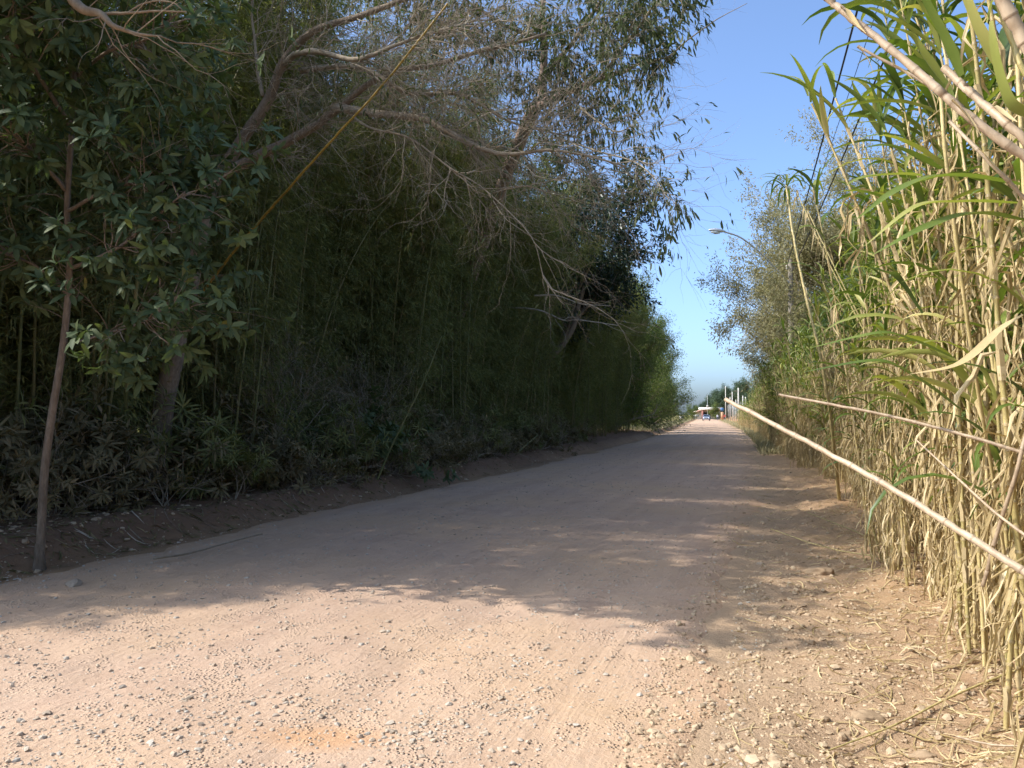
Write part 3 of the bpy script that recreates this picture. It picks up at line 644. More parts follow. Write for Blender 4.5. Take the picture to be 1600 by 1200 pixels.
blade(cc, [P(1500, 120, 2.4), P(1470, 60, 2.4), P(1440, 0, 2.4), P(1420, -60, 2.4)], .045, 'wide dark blade cutting off at the top of the picture', var=.3)
blade(cc, [P(1560, 110, 2.3), P(1520, 40, 2.3), P(1490, -40, 2.3), P(1480, -80, 2.3)], .045, 'wide brownish blade right of the dark one at the top', var=.8)

# ------------------------------------------------------------------ bamboo grove on the left
def bamboo_variant(seed, Hb, low, arch, dens):
    global rng
    keep = rng; rng = np.random.default_rng(seed)
    gc, gl = Geo(), Geo(); n = 30; t = np.linspace(0, 1, n); w1, w2 = rng.normal(0, .12, 2)
    path = np.stack([arch * t ** 2.6 + .35 * t, w1 * np.sin(t * 3) + w2 * t, Hb * (t - .10 * t ** 4)], -1)
    r0 = rng.uniform(.017, .027); tube(gc, path, r0 * (1 - .85 * t) + .002, 6, float(rng.uniform(0, 1)), 0)
    for z in np.arange(.3, Hb * .6, .32):      # joints
        q = z / Hb; c = np.array([np.interp(q, t, path[:, i]) for i in range(3)]); r = r0 * (1 - .85 * q) + .002
        tube(gc, [c - [0, 0, .012], c, c + [0, 0, .012]], [r, r * 1.25, r], 6, 0.9, 0, False)
    P_, D_ = [], []
    for z in np.arange(low, Hb, .30):
        q = z / Hb; c = np.array([np.interp(q, t, path[:, i]) for i in range(3)])
        nb = rng.poisson(dens * (0.55 + .7 * min(1, (z - low) / 2.5)))
        for b in range(nb):
            th = rng.uniform(0, 6.28); L = rng.uniform(.45, 1.15) * (1 - .35 * q); el = rng.uniform(.2, 1.0); m = 6; tt = np.linspace(0, 1, m)
            ang = el - rng.uniform(1.0, 2.0) * tt; st = L / (m - 1)
            cl = np.concatenate([[0], np.cumsum(np.cos(ang[1:]))]) * st; cz = np.concatenate([[0], np.cumsum(np.sin(ang[1:]))]) * st
            br = c + np.stack([np.cos(th) * cl, np.sin(th) * cl, cz], -1)
            tube(gc, br[[0, 2, 3, 5]], [.004, .003, .002, .0012], 3, .6, 0, False)
            k = rng.integers(14, 24); a = rng.uniform(.2, 1, k); pp = np.stack([np.interp(a, tt, br[:, i]) for i in range(3)], -1) + rng.normal(0, .05, (k, 3))
            dd = np.array([math.cos(th), math.sin(th), -.55]) + rng.normal(0, .55, (k, 3)); P_.append(pp); D_.append(dd)
    P_ = np.concatenate(P_); D_ = norm(np.concatenate(D_)); k = len(P_)
    leaf4(gl, P_, D_, rng.normal(0, .5, (k, 3)) + [0, 0, 1], rng.uniform(.10, .20, k), rng.uniform(.015, .028, k), np.clip(rng.normal(.4, .2, k), 0, 1))
    rng = keep; return gc, gl
BAM_L = 'slender green bamboo culm with drooping feathery leaves in the shaded grove'
bams = []
for i, sp in enumerate([(11.5, 3.4, 1.8, 2.6), (11, 2.8, 2.4, 2.6), (12.5, 4.0, 1.3, 2.4), (10, 3.0, 2.8, 2.8), (11.8, .9, 1.6, 3.7), (10.5, .6, 2.2, 3.7), (12, .7, 1.2, 3.9), (9.0, .4, 2.6, 3.9)]):
    r = thing('bamboo', BAM_L, 'bamboo', group='bamboo culms of the roadside grove')
    gc, gl = bamboo_variant(300 + i, *sp)
    kid(r, gc.build('culm', M['bamboo_culm'], r)); kid(r, gl.build('leaves', M['bamboo_leaf'], r, smooth=False)); bams.append(r)
def bam_spots(y0, y1, per, depth=6.6):
    n = int((y1 - y0) * depth * per); y = rng.uniform(y0, y1, n); f = rng.uniform(0, 1, n) ** 1.25 * depth
    front = 6.1 + .35 * np.sin(y * .8) + .25 * np.sin(y * 2.1); front = front - 1.0 * sstep(20, 30, y); u = -(front + f)
    # clumped like real bamboo
    u = u + .45 * (vnoise(u * 1.1, y * 1.1, 61) - .5) * 2; y = y + .45 * (vnoise(u * 1.1, y * 1.1, 62) - .5) * 2
    return cx(y) + u, y, f
def bam_pick(y, f):
    lo = rng.uniform(0, 1) < (.35 + .6 * float(sstep(12, 17, y)) + (.2 if f < 2 else 0)); return int(rng.integers(4, 8)) if lo else int(rng.integers(0, 4))
x, y, f = bam_spots(8.3, 28.5, 2.25); n = len(x); print('bamboo near', n)
sel = rng.permutation(n)[:300]; x, y, f = x[sel], y[sel], f[sel]
hgt = 0.6 + .4 * sstep(7.6, 9.4, y)
for i in range(len(x)):
    k = i if i < 8 else bam_pick(y[i], f[i]); rz = rng.normal(-.1, .9) if f[i] < 2 else rng.uniform(0, 6.28)
    rot = (rng.normal(0, .05), rng.normal(0, .05), rz); s = rng.uniform(.85, 1.08) * float(hgt[i]); loc = (x[i], y[i], Hf(x[i], y[i]) - .03)
    if i < 8: bams[i].location = loc; bams[i].rotation_euler = rot; bams[i].scale = (s,) * 3
    else: dup(bams[k], loc, rot, s)
x, y, f = bam_spots(28, 60, 3.0); x2, y2, f2 = bam_spots(8.6, 29, 2.0)
x3, y3, f3 = bam_spots(10, 36, 1.9); x3 = x3 - 5.0 - f3 * .3
n4 = 110; y4 = rng.uniform(5.1, 8.6, n4); x4 = -6.9 - rng.exponential(.8, n4)      # unseen bamboo added beyond the left edge, sized to shape the road's shade
s4 = (np.interp(y4, [5.1, 5.6, 7, 7.6, 8.6], [2.0, 3.1, 4.9, 5.6, 7.3]) + (-6.9 - x4) * .8) / 11
nn = len(x) + len(x2) + len(x3)
x = np.concatenate([x, x2, x3, x4]); y = np.concatenate([y, y2, y3, y4]); n = len(x)
rot = np.stack([rng.normal(0, .05, n), rng.normal(0, .05, n), rng.normal(-.1, 1.2, n)], -1)
idx = np.array([bam_pick(a, 0) for a in y]); idx[nn:] = rng.integers(4, 8, n4)
sb = rng.uniform(.85, 1.1, n) * (1 - .12 * sstep(35, 60, y)); sb[nn:] = s4
scatter('bamboo_thicket', bams, np.stack([x, y, H(x, y) - .03], -1), rot, sb, idx, 'dark dense bamboo thicket walling in the left of the road', 'bamboo thicket')

def culm(pts, r0, r1, label, mat='bamboo_culm'):
    return jointed('bamboo_culm', pts, r0, r1, label, mat, .34, 'bamboo', 8, None, 1.12, 0)
culm([P(700, 5, 8.8), P(604, 126, 9.2), P(480, 262, 9.9), P(360, 400, 11.4), P(250, 545, 13.4), P(180, 640, 14.8)], .012, .024, 'bright yellow bamboo culm leaning across the big tree', 'yellow_culm')
culm([P(318, -10, 9.2), P(285, 85, 9.5), P(250, 165, 9.8), P(225, 330, 10.4), P(190, 700, 11.5)], .016, .03, 'orange brown bamboo culm slanting left of the big tree', 'bamboo_culm')
culm([P(690, 525, 15), P(660, 600, 14.8), P(620, 680, 14.6), P(590, 750, 14.4)], .012, .02, 'thin yellow green bamboo culm leaning low in mid grove', 'bamboo_culm')
culm([P(840, 680, 26), P(810, 706, 24.5)], .02, .02, 'short cut bamboo stick poking from the low bank')

# ------------------------------------------------------------------ trees
def grow(W, T, p, d, L, r, lev, mx, nch, up=0.0, wob=.35, ratio=.6, ang=.75, start=.3, sides=(9, 6, 4, 3, 3), rt=.35):
    n = max(3, 7 - lev * 1); pts = [p]; ds = [d]; st = L / n
    for i in range(n):
        d = norm(d + rng.normal(0, wob / math.sqrt(n), 3) + np.array([0, 0, up / n])); p = p + d * st; pts.append(p); ds.append(d)
    pts = np.array(pts); rr = np.linspace(r, r * rt, n + 1); tube(W, pts, rr, sides[lev], float(rng.uniform(.3, .8)), 0, False)
    if lev >= mx: T.append(pts); return
    for k in range(nch[lev]):
        t = rng.uniform(start, 1.0) * n; i = min(int(t), n - 1); q = pts[i] + (pts[i + 1] - pts[i]) * (t - i); dd = ds[i]
        perp = norm(np.cross(dd, rng.normal(0, 1, 3))); a = rng.uniform(.6, 1.25) * ang; nd = norm(dd * math.cos(a) + perp * math.sin(a))
        grow(W, T, q, nd, L * ratio * rng.uniform(.65, 1.25), max(.0018, rr[i] * .6), lev + 1, mx, nch, up, wob, ratio, ang, start, sides, rt)
    grow(W, T, pts[-1], ds[-1], L * ratio, max(.0018, rr[-1] * .9), lev + 1, mx, nch, up, wob, ratio, ang, start, sides, rt)
def leaves_on(G, T, per, L, W, droop=.4, jit=.1, spread=.8, big=False, vm=.45, vs=.2, t0=0.1):
    Ps, Ds = [], []
    for pts in T:
        m = len(pts); k = max(1, int(rng.poisson(per))); t = rng.uniform(t0, 1, k) * (m - 1); i = np.minimum(t.astype(int), m - 2); f = (t - i)[:, None]
        Ps.append(pts[i] * (1 - f) + pts[i + 1] * f + rng.normal(0, jit, (k, 3))); Ds.append(norm(pts[i + 1] - pts[i]) + rng.normal(0, spread, (k, 3)) + [0, 0, -droop])
    Pn = np.concatenate(Ps); Dn = norm(np.concatenate(Ds)); k = len(Pn)
    (leaf8 if big else leaf4)(G, Pn, Dn, rng.normal(0, .45, (k, 3)) + [0, 0, 1], rng.uniform(.65, 1.25, k) * L, rng.uniform(.7, 1.2, k) * W, np.clip(rng.normal(vm, vs, k), 0, 1))
def whorls(G, T, L, W, per=7, vm=.45, vs=.2, tips=1):
    Ps, Ds, Ns = [], [], []
    for pts in T:
        for s in range(tips):
            j = len(pts) - 1 - s; ax = norm(pts[j] - pts[j - 1]); k = int(rng.integers(per - 2, per + 3)); th = rng.uniform(0, 6.28) + np.arange(k) * 2.4
            a = norm(np.cross(ax, [0.3, 0.2, 1])); b = np.cross(ax, a); sp = rng.uniform(.5, 1.3, k)[:, None]
            d = ax * np.cos(sp) + (a * np.cos(th)[:, None] + b * np.sin(th)[:, None]) * np.sin(sp) + np.array([0, 0, -.15])
            Ps.append(pts[j] + rng.normal(0, .012, (k, 3))); Ds.append(d); Ns.append(np.broadcast_to(ax + np.array([0, 0, .5]), (k, 3)))
    Pn = np.concatenate(Ps); Dn = norm(np.concatenate(Ds)); k = len(Pn)
    leaf8(G, Pn, Dn, np.concatenate(Ns) + rng.normal(0, .1, (k, 3)), rng.uniform(.65, 1.15, k) * L, rng.uniform(.8, 1.15, k) * W, np.clip(rng.normal(vm, vs, k), 0, 1), 0, .25)
def limb(W, pts, r0, r1, n=9, k=40, var=.5):
    p = spline(pts, k); p = p + np.stack([fbm(np.linspace(0, 6, len(p)) + i * 9.1 + len(p), np.full(len(p), r0 * 99), 2, 7) for i in range(3)], -1) * r0 * .8
    p[0] = pts[0]; tube(W, p, np.linspace(r0, r1, len(p)), n, var, 0, True); return p
def sprout(W, T, p, n, t0, L, r, lev, mx, nch, bias=(0, 0, 0), **kw):
    m = len(p)
    for i in range(n):
        t = rng.uniform(t0, 1) * (m - 1); j = min(int(t), m - 2); q = p[j] + (p[j + 1] - p[j]) * (t - j); d = norm(p[j + 1] - p[j])
        perp = norm(np.cross(d, rng.normal(0, 1, 3))); a = rng.uniform(.4, 1.2); nd = norm(d * math.cos(a) + perp * math.sin(a) + np.array(bias))
        grow(W, T, q, nd, L * rng.uniform(.6, 1.3), r, lev, mx, nch, **kw)

# the big leaning tree with bare grey twigs
base = P(258, 742, 12.6); base[2] = Hf(base[0], base[1]) - .1
t1 = thing('leaning_tree', 'big rough-barked tree leaning over the road with bare grey twigs', 'tree', base)
Wt, Wb, T = Geo(), Geo(), []
o = np.array(base)
trunk = limb(Wt, [base, P(262, 640, 12.5), P(282, 500, 12.2), P(300, 400, 12.0), P(332, 285, 11.8), P(345, 262, 11.7)], .17, .11, 14, 50)
bA = limb(Wt, [P(335, 280, 11.8), P(370, 235, 11.6), P(415, 160, 11.3), P(445, 95, 11.0), P(500, 45, 10.6), P(620, 0, 10), P(760, -60, 9.4)], .10, .022, 10)
bB = limb(Wt, [P(345, 275, 11.7), P(420, 235, 11.4), P(480, 205, 11.2), P(525, 172, 11.0), P(600, 120, 10.6), P(700, 95, 10.3), P(850, 50, 10.0)], .085, .018, 10)
bC = limb(Wb, [P(520, 168, 11.0), P(590, 180, 10.6), P(660, 185, 10.2), P(720, 215, 10.0), P(790, 240, 9.8), P(870, 235, 9.6), P(980, 262, 9.4)], .062, .01, 8)
bD = limb(Wb, [P(545, 178, 10.9), P(580, 200, 10.5), P(640, 215, 10.2), P(700, 260, 10.0), P(760, 300, 9.8), P(830, 370, 9.6), P(850, 430, 9.6)], .02, .004, 6)
bE = limb(Wb, [P(445, 100, 11.0), P(480, 80, 10.4), P(560, 90, 9.8), P(640, 60, 9.4), P(740, 30, 9.2)], .05, .01, 7)
bF = limb(Wb, [P(410, 150, 11.2), P(400, 90, 11.2), P(395, 20, 11.1), P(400, -60, 11)], .03, .01, 6)
bG = limb(Wb, [P(470, 110, 11), P(560, 105, 10.6), P(640, 145, 10.4), P(720, 150, 10.2), P(800, 190, 10.0), P(900, 215, 9.9)], .045, .008, 7)
kw = dict(wob=.55, ratio=.55, ang=.7, start=.15)
for b, n in ((bC, 54), (bD, 20), (bE, 44), (bG, 56), (bB, 44), (bA, 36), (bF, 14)):
    sprout(Wb, T, b, n, .15, 1.1, .0075, 1, 3, (0, 5, 4, 3), bias=(.35, -.05, .02), **kw)
Gl = Geo(); leaves_on(Gl, T[::4], 1.2, .10, .025, .6, .02, .6, vm=.5)
o1 = Wt.build('trunk', M['bark'], t1); o2 = Wb.build('branches', M['twig'], t1); o3 = Gl.build('leaves', M['gum_leaf'], t1, smooth=False)
for q in (o1, o2, o3): q.location = [-float(a) for a in base]
# the gum tree whose leafy boughs hang over the road
base = np.array([float(cx(26)) - 7.2, 26, 0]); base[2] = Hf(base[0], base[1]) - .1
t2 = thing('gum_tree', 'tall gum tree behind the bamboo with drooping leaves hanging against the sky', 'tree', base)
Wt, Wb, T = Geo(), Geo(), []
tr = limb(Wt, [base, base + [.3, -.3, 3.0], P(770, 330, 24.5), P(800, 255, 21.5), P(832, 190, 17.8), P(848, 160, 17)], .24, .13, 12, 50)
b1 = limb(Wt, [P(845, 165, 17), P(880, 145, 16.4), P(950, 118, 15.5), P(1010, 98, 14.6)], .10, .02, 9); limb(Wb, [P(1008, 98, 14.6), P(1045, 88, 14.0), P(1075, 62, 13.6), P(1120, 30, 13.4), P(1168, 6, 13.2)], .02, .004, 6)
b2 = limb(Wt, [P(848, 165, 17), P(850, 90, 16.8), P(848, 10, 16.6), P(860, -90, 16.4)], .10, .04, 9)
b3 = limb(Wb, [P(940, 120, 15.6), P(985, 60, 14.8), P(1015, 20, 14.4), P(1050, -30, 14.0)], .04, .01, 6)
b4 = limb(Wb, [P(850, 120, 17), P(900, 60, 16.0), P(940, 0, 15.4), P(980, -60, 15)], .06, .015, 7)
b7 = limb(Wb, [P(848, 60, 16.8), P(790, 40, 15.8), P(730, 0, 15), P(660, -60, 14.5)], .05, .012, 7)
b5 = limb(Wb, [P(870, 215, 15.5), P(930, 235, 14.2), P(985, 250, 13.2), P(1020, 275, 12.6), P(1040, 305, 12.2), P(1062, 322, 12.0)], .02, .003, 5)
b6 = limb(Wb, [P(885, 145, 16.4), P(920, 180, 15), P(965, 205, 14.2), P(1000, 190, 13.8)], .03, .004, 5)
kw = dict(wob=.5, ratio=.6, ang=.75, start=.2, up=-.35)
for b, n in ((b1, 28), (b2, 30), (b3, 26), (b4, 36), (b7, 34)):
    sprout(Wb, T, b, n, .1, .95, .010, 1, 3, (0, 4, 3, 2), bias=(-.15, 0, -.3), **kw)
T2 = []
for b, n in ((b5, 14), (b6, 16)): sprout(Wb, T2, b, n, .45, .75, .005, 2, 3, (0, 0, 3, 2), bias=(.1, 0, -.25), **kw)
def in_crown(pts):      # the crown is ragged on its road side: long bare gaps between the leafy sprays
    e = pts[-1]; px = 800 + e[0] / e[1] * 1230; py = 648 - (e[2] - CAMZ) / e[1] * 1230
    return px < np.interp(py, [-100, 40, 110, 240, 330], [1150, 1105, 1035, 1010, 1060]) + rng.normal(0, 14)
T = [q for q in T if in_crown(q)]
Gl = Geo(); leaves_on(Gl, T, 3.3, .18, .042, .9, .05, .45, big=True, vm=.42); leaves_on(Gl, T2, 3.2, .17, .04, 1.2, .03, .35, big=True, vm=.35)
for q in (Wt.build('trunk', M['gum_bark'], t2), Wb.build('branches', M['twig'], t2), Gl.build('leaves', M['gum_leaf'], t2)): q.location = [-float(a) for a in base]
# the slim pale-trunked tree close by on the left
base = P(62, 848, 7.9); base[2] = Hf(base[0], base[1]) - .05
t3 = thing('slim_tree', 'slim-trunked tree with big oval leaves at the left edge of the road', 'tree', base)
Wt, Wb, T = Geo(), Geo(), []
tr = limb(Wt, [base, P(68, 740, 7.9), P(80, 640, 7.85), P(97, 540, 7.8), P(108, 430, 7.7), P(104, 330, 7.6), P(112, 200, 7.5), P(118, 60, 7.4), P(135, -120, 7.3), P(90, -300, 7.1)], .042, .016, 12, 60); tube(Wt, [base + [.01, 0, -.06], base + [0, 0, .04], base + [0, 0, .16], base + [0, 0, .3]], [.085, .066, .05, .043], 12, .3)
br = [limb(Wb, q, r, .006, 6, 24) for q, r in (
    ([P(105, 420, 7.7), P(170, 395, 7.3), P(230, 350, 7.0), P(290, 300, 6.8)], .022), ([P(108, 460, 7.75), P(60, 420, 7.6), P(20, 400, 7.4), P(-60, 370, 7.2)], .02),
    ([P(104, 330, 7.6), P(160, 300, 7.4), P(215, 280, 7.3), P(250, 250, 7.2)], .02), ([P(105, 300, 7.6), P(60, 250, 7.2), P(10, 200, 6.9), P(-60, 150, 6.6)], .022),
    ([P(103, 540, 7.8), P(170, 520, 7.4), P(230, 500, 7.1), P(265, 470, 7.0)], .014), ([P(112, 200, 7.5), P(60, 120, 7.0), P(20, 60, 6.6), P(-20, 0, 6.3)], .024),
    ([P(115, 120, 7.5), P(170, 80, 7.2), P(230, 60, 7.0), P(280, 20, 6.9)], .02), ([P(118, 60, 7.4), P(40, -60, 7.0), P(-40, -120, 6.6), P(-200, -160, 6.2)], .03),
    ([P(135, -120, 7.3), (-5.0, 6.6, 5.2), (-4.55, 5.7, 5.6), (-4.1, 5.05, 5.6)], .03), ([P(135, -120, 7.3), (-4.9, 6.9, 5.6), (-4.75, 6.6, 5.8), (-4.6, 6.3, 5.9)], .03),
    ([P(90, -300, 7.1), P(60, -350, 7.3), P(20, -380, 7.6), P(-20, -400, 7.9)], .02), ([P(135, -120, 7.3), P(190, -110, 7.8), P(220, -120, 8.4), P(250, -120, 9.0)], .022))]
for i, b in enumerate(br): sprout(Wb, T, b, 24 if i < 7 else 18, .3, .55, .008, 2, 3, (0, 0, 3, 2), wob=.4, ratio=.6, ang=.8, up=.1)
sprout(Wb, T, tr[20:46], 44, .0, .42, .006, 2, 3, (0, 0, 3, 2), wob=.4, ratio=.6, ang=.9)
Ts = []      # the bough outside the picture whose shade reaches furthest across the road
bo = limb(Wb, [P(118, 60, 7.4), (-5.2, 7.1, 4.9), (-4.55, 6.7, 5.05), (-4.13, 5.8, 5.05), (-3.55, 5.0, 5.0)], .03, .006, 6, 40)
sprout(Wb, Ts, bo, 24, .3, .5, .006, 2, 3, (0, 0, 3, 2), wob=.4, ratio=.6, ang=.8, up=.1)
T = T + Ts
Gl = Geo(); leaves_on(Gl, Ts, 1.6, .15, .05, .3, .02, .8, big=True, vm=.4); whorls(Gl, T, .16, .05, 7, .38, .17, 1); leaves_on(Gl, T, 2.0, .15, .045, .3, .02, .8, big=True, vm=.4)
for q in (Wt.build('trunk', M['bark'], t3), Wb.build('branches', M['bark'], t3), Gl.build('leaves', M['broad_leaf'], t3)): q.location = [-float(a) for a in base]
# shading trees beyond the left edge of the frame (their shade is in the photo) and the pale branch at the top
t4 = thing('bare_branch_tree', 'pale bare forked branch crossing the top left corner', 'tree', (-6.6, 7.2, Hf(-6.6, 7.2) - .05))
bs = np.array(t4.location); Wt, T = Geo(), []
tr = limb(Wt, [bs, bs + [.2, -.2, 3.0], bs + [.7, -.3, 5.0], P(60, -60, 6.2), P(112, 0, 6.0), P(155, 22, 5.9), P(195, 52, 5.9), P(250, 62, 5.9)], .09, .006, 8, 60)
limb(Wt, [P(155, 22, 5.9), P(205, 20, 5.9), P(250, 17, 5.9), P(292, 18, 5.9)], .014, .006, 6, 20); limb(Wt, [P(200, 20, 5.9), P(225, 5, 5.9), P(265, 2, 5.9), P(285, 15, 5.9)], .009, .004, 5, 20)
sprout(Wt, T, tr, 10, .6, .5, .006, 2, 3, (0, 0, 2, 1), wob=.4); Gl = Geo(); whorls(Gl, T[:6], .12, .04, 5)
for q in (Wt.build('branches', M['pale_bark'], t4), Gl.build('leaves', M['broad_leaf'], t4)): q.location = [-float(a) for a in bs]

def crown_tree(name, label, seed, Ht, Rc, mleaf, mbark, per, L, W, nch=(7, 6, 4, 2), mx=3, trunk_h=.3, up=.35, ang=.8, r0=None, jit=.18, droop=.3, group=None, cat='tree', vm=.45, wood2=None, first=None, lean=(0, 0)):
    global rng
    keep = rng; rng = np.random.default_rng(seed); r = thing(name, label, cat, group=group)
    Wt, Wb, T, Gl = Geo(), Geo(), [], Geo(); r0 = r0 or Ht * .02
    top = np.array([lean[0], lean[1], Ht * .72]); tr = limb(Wt, [np.zeros(3), np.array([lean[0] * .2, lean[1] * .2, Ht * trunk_h * .6]) + rng.normal(0, .08, 3), top * .6 + rng.normal(0, .15, 3), top], r0, r0 * .3, 9, 30)
    m = len(tr)
    for i in range(nch[0]):
        f = trunk_h + (1 - trunk_h) * (i + rng.uniform(0, .8)) / nch[0]; j = min(int(f * (m - 1)), m - 2); th = i * 2.4 + rng.uniform(-.4, .4)
        el = rng.uniform(.15, .9) + .5 * f; d = np.array([math.cos(th) * math.cos(el), math.sin(th) * math.cos(el), math.sin(el)])
        grow(Wb, T, tr[j], d, Rc * rng.uniform(.55, .85) * (1.15 - .45 * f), r0 * (.5 - .25 * f), 1, mx, nch, up=up, ang=ang, ratio=.55, wob=.35, start=.25, sides=(9, 6, 4, 3, 3))
    grow(Wb, T, tr[-1], np.array([0, 0, 1.]), Rc * .6, r0 * .25, 1, mx, nch, up=up, ang=ang, ratio=.55, wob=.35, start=.2)
    leaves_on(Gl, T, per, L, W, droop, jit, .8, vm=vm)
    kid(r, Wt.build('trunk', M[mbark], r)); kid(r, Wb.build('branches', M[wood2 or mbark], r)); kid(r, Gl.build('leaves', M[mleaf], r, smooth=False)); rng = keep; return r
def put(r, x, y, rz=0, s=1.0):
    r.location = (x, y, Hf(x, y) - .05); r.rotation_euler = (0, 0, rz); r.scale = (s,) * 3; return r
U = lambda y, u: (float(cx(y)) + u, y)
# dark large-leaved tree standing out of the bamboo
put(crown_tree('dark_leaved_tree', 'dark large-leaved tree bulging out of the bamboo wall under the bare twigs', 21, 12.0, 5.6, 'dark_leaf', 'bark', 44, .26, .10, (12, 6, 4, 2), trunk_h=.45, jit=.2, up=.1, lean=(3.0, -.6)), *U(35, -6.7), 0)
# sunlit trees at the far end of the left wall
a = crown_tree('roadside_tree', 'yellow green sunlit tree where the dark bamboo wall ends', 22, 11.5, 4.6, 'tree_leaf', 'bark', 60, .20, .065, (14, 6, 4, 2), trunk_h=.14, jit=.3, up=.2)
b = crown_tree('roadside_tree', 'rounder deep green tree just beyond the yellow green one', 23, 12, 4.4, 'tree_leaf', 'bark', 60, .22, .075, (14, 6, 4, 2), trunk_h=.14, jit=.3, vm=.3, up=.2)
put(a, *U(57, -6.0), 0, 1.0); put(b, *U(66, -6.1), 2, 1.0)
for (yy, uu, rz, s, src, lb) in ((76, -6.0, 1.2, .98, a, 'third sunlit tree from the bamboo on the left, paler than its neighbours'), (88, -6.0, 3.0, 1.0, b, 'fourth sunlit tree from the bamboo on the left, with a leafy knob on its crown'),
    (104, -7.0, 4.1, .95, a, 'fifth sunlit tree from the bamboo on the left, behind the white roadside box'), (124, -7.6, 5.2, .9, b, 'last of the left-hand trees, beside the far white board')):
    dup(src, (*U(yy, uu), 0), (0, 0, rz), s, lb)
for i, (yy, uu) in enumerate(((16, -30), (24, -27), (33, -29), (43, -26), (55, -28), (68, -27), (20, -38), (30, -40))):
    dup(a if i % 2 else b, (*U(yy, uu), 0), (0, 0, i * 1.3), .55 + .05 * (i % 3), 'sunlit bushy tree in the field, glimpsed through the bamboo culms', 'trees in the field behind the bamboo')
# trees behind the cane on the right
put(crown_tree('grey_tree', 'broad grey olive tree with thin foliage above the street lamp', 31, 8.6, 7.0, 'olive_leaf', 'twig', 120, .15, .05, (12, 7, 6, 3), trunk_h=.35, jit=.16, up=.05, vm=.5, lean=(-.8, -.5)), 13.5, 32.5, 1.0)
put(crown_tree('grey_tree', 'greyish olive tree behind the cane, right of the one over the lamp', 32, 9.4, 6.6, 'olive_leaf', 'twig', 120, .15, .05, (12, 7, 5, 3), trunk_h=.35, jit=.16, up=.05, vm=.42), 14.8, 30.0, 2.0)
put(crown_tree('grey_tree', 'lower tan grey tree leaning to the road beyond the lamp pole', 33, 9.0, 6.4, 'olive_leaf', 'bark', 85, .14, .045, (11, 7, 5, 3), trunk_h=.4, jit=.15, up=.05, vm=.6), 16.0, 43.5, 4.0)
put(crown_tree('green_tree', 'narrow green feathery tree at the end of the cane by the far poles', 34, 8.0, 3.4, 'gum_leaf', 'bark', 30, .15, .045, (10, 6, 4, 2), trunk_h=.15, jit=.18, vm=.6), 20.2, 60, 0.5)
put(crown_tree('green_tree', 'small green tree behind the narrow feathery one on the right', 35, 7.0, 3.2, 'tree_leaf', 'bark', 30, .16, .05, (10, 6, 4, 2), trunk_h=.15, jit=.18, vm=.5), 27.5, 82, 0.5)
# distant trees closing the view
fa = crown_tree('distant_tree', 'tall umbrella-crowned tree behind the row of far poles', 41, 13.5, 5.5, 'far_leaf', 'twig', 40, .40, .2, (9, 6, 4, 2), trunk_h=.5, jit=.5)
fb = crown_tree('distant_tree', 'dark rounded tree behind the far low building', 42, 8.5, 5.0, 'far_leaf', 'bark', 40, .40, .2, (9, 6, 4, 2), trunk_h=.15, jit=.5, vm=.35)
put(fa, 86.5, 300, 0); put(fb, 81.5, 310, 0)
for (px, d, s, src, rz, lb) in ((1160, 290, 1.0, fa, 2, 'umbrella-crowned tree right of the far poles, partly behind green leaves'), (1138, 330, .95, fa, 4, 'umbrella-crowned tree left of its taller twin behind the far poles'), (1128, 300, .95, fb, 1, 'dark rounded tree right behind the blue road sign'),
    (1098, 330, .62, fb, 3, 'low green tree behind the left half of the far building'), (1088, 330, .5, fb, 5, 'lowest green tree where the road meets the sky'), (1112, 345, 1.0, fb, 2.2, 'second dark rounded tree behind the far low building'), (1172, 270, .9, fb, 2.9, 'dark tree behind the rightmost far poles')):
    p = P(px, 648, d); dup(src, (p[0], d, 0), (0, 0, rz), s, lb)
bush = crown_tree('bush', 'olive bush right of the oncoming car by the far building', 43, 3.6, 2.6, 'tree_leaf', 'bark', 26, .2, .1, (9, 5, 3, 2), trunk_h=.05, jit=.25, group=None, cat='bush')
p = P(1117, 648, 235); put(bush, p[0], 235)
for (yy, uu, rz, sc_b, lb) in ((60, -6.9, 1, .6, 'olive bush at the foot of the yellow green sunlit tree'), (70, -6.9, 2, .6, 'bush at the foot of the deep green sunlit tree'), (82, -7.2, 3.3, .8, 'bush between the third and fourth sunlit trees on the left'),
    (96, -7.4, 4, .9, 'bush between the fourth and fifth sunlit trees on the left'), (114, -7.8, 5, .9, 'bush under the last of the left-hand trees')):
    dup(bush, (*U(yy, uu), .2), (0, 0, rz), sc_b, lb)
p = P(1080, 648, 190); dup(bush, (p[0], 190, 0), (0, 0, 2), .8, 'small bush left of the far white board')

# ------------------------------------------------------------------ undergrowth on the left
def shrub_variant(seed, nst, h, leafL, leafW, mleaf, name, label, whorl=True, twigs=False, group=None):
    global rng
    keep = rng; rng = np.random.default_rng(seed); r = thing(name, label, 'shrub', group=group); Wb, T, Gl = Geo(), [], Geo()
    for i in range(nst):
        th = rng.uniform(0, 6.28); el = rng.uniform(.5, 1.35); d = np.array([math.cos(th) * math.cos(el), math.sin(th) * math.cos(el), math.sin(el)])
        grow(Wb, T, np.array([rng.normal(0, .08), rng.normal(0, .08), 0]), d, h * rng.uniform(.55, 1.0), .009, 1, 3 if twigs else 2, (0, 6, 5, 3), up=.1, wob=.5, ratio=.6, ang=.7)
    if whorl: whorls(Gl, T, leafL, leafW, 8, .45, .2, 2)
    else: leaves_on(Gl, T, 2.0 if not twigs else .25, leafL, leafW, .4, .02, .8, big=True)
    kid(r, Wb.build('stems', M['twig'], r)); kid(r, Gl.build('leaves', M[mleaf], r)); rng = keep; return r
GS = 'dusty shrubs at the foot of the bamboo'
LS = 'dusty low shrub with narrow leaves at the foot of the bamboo'
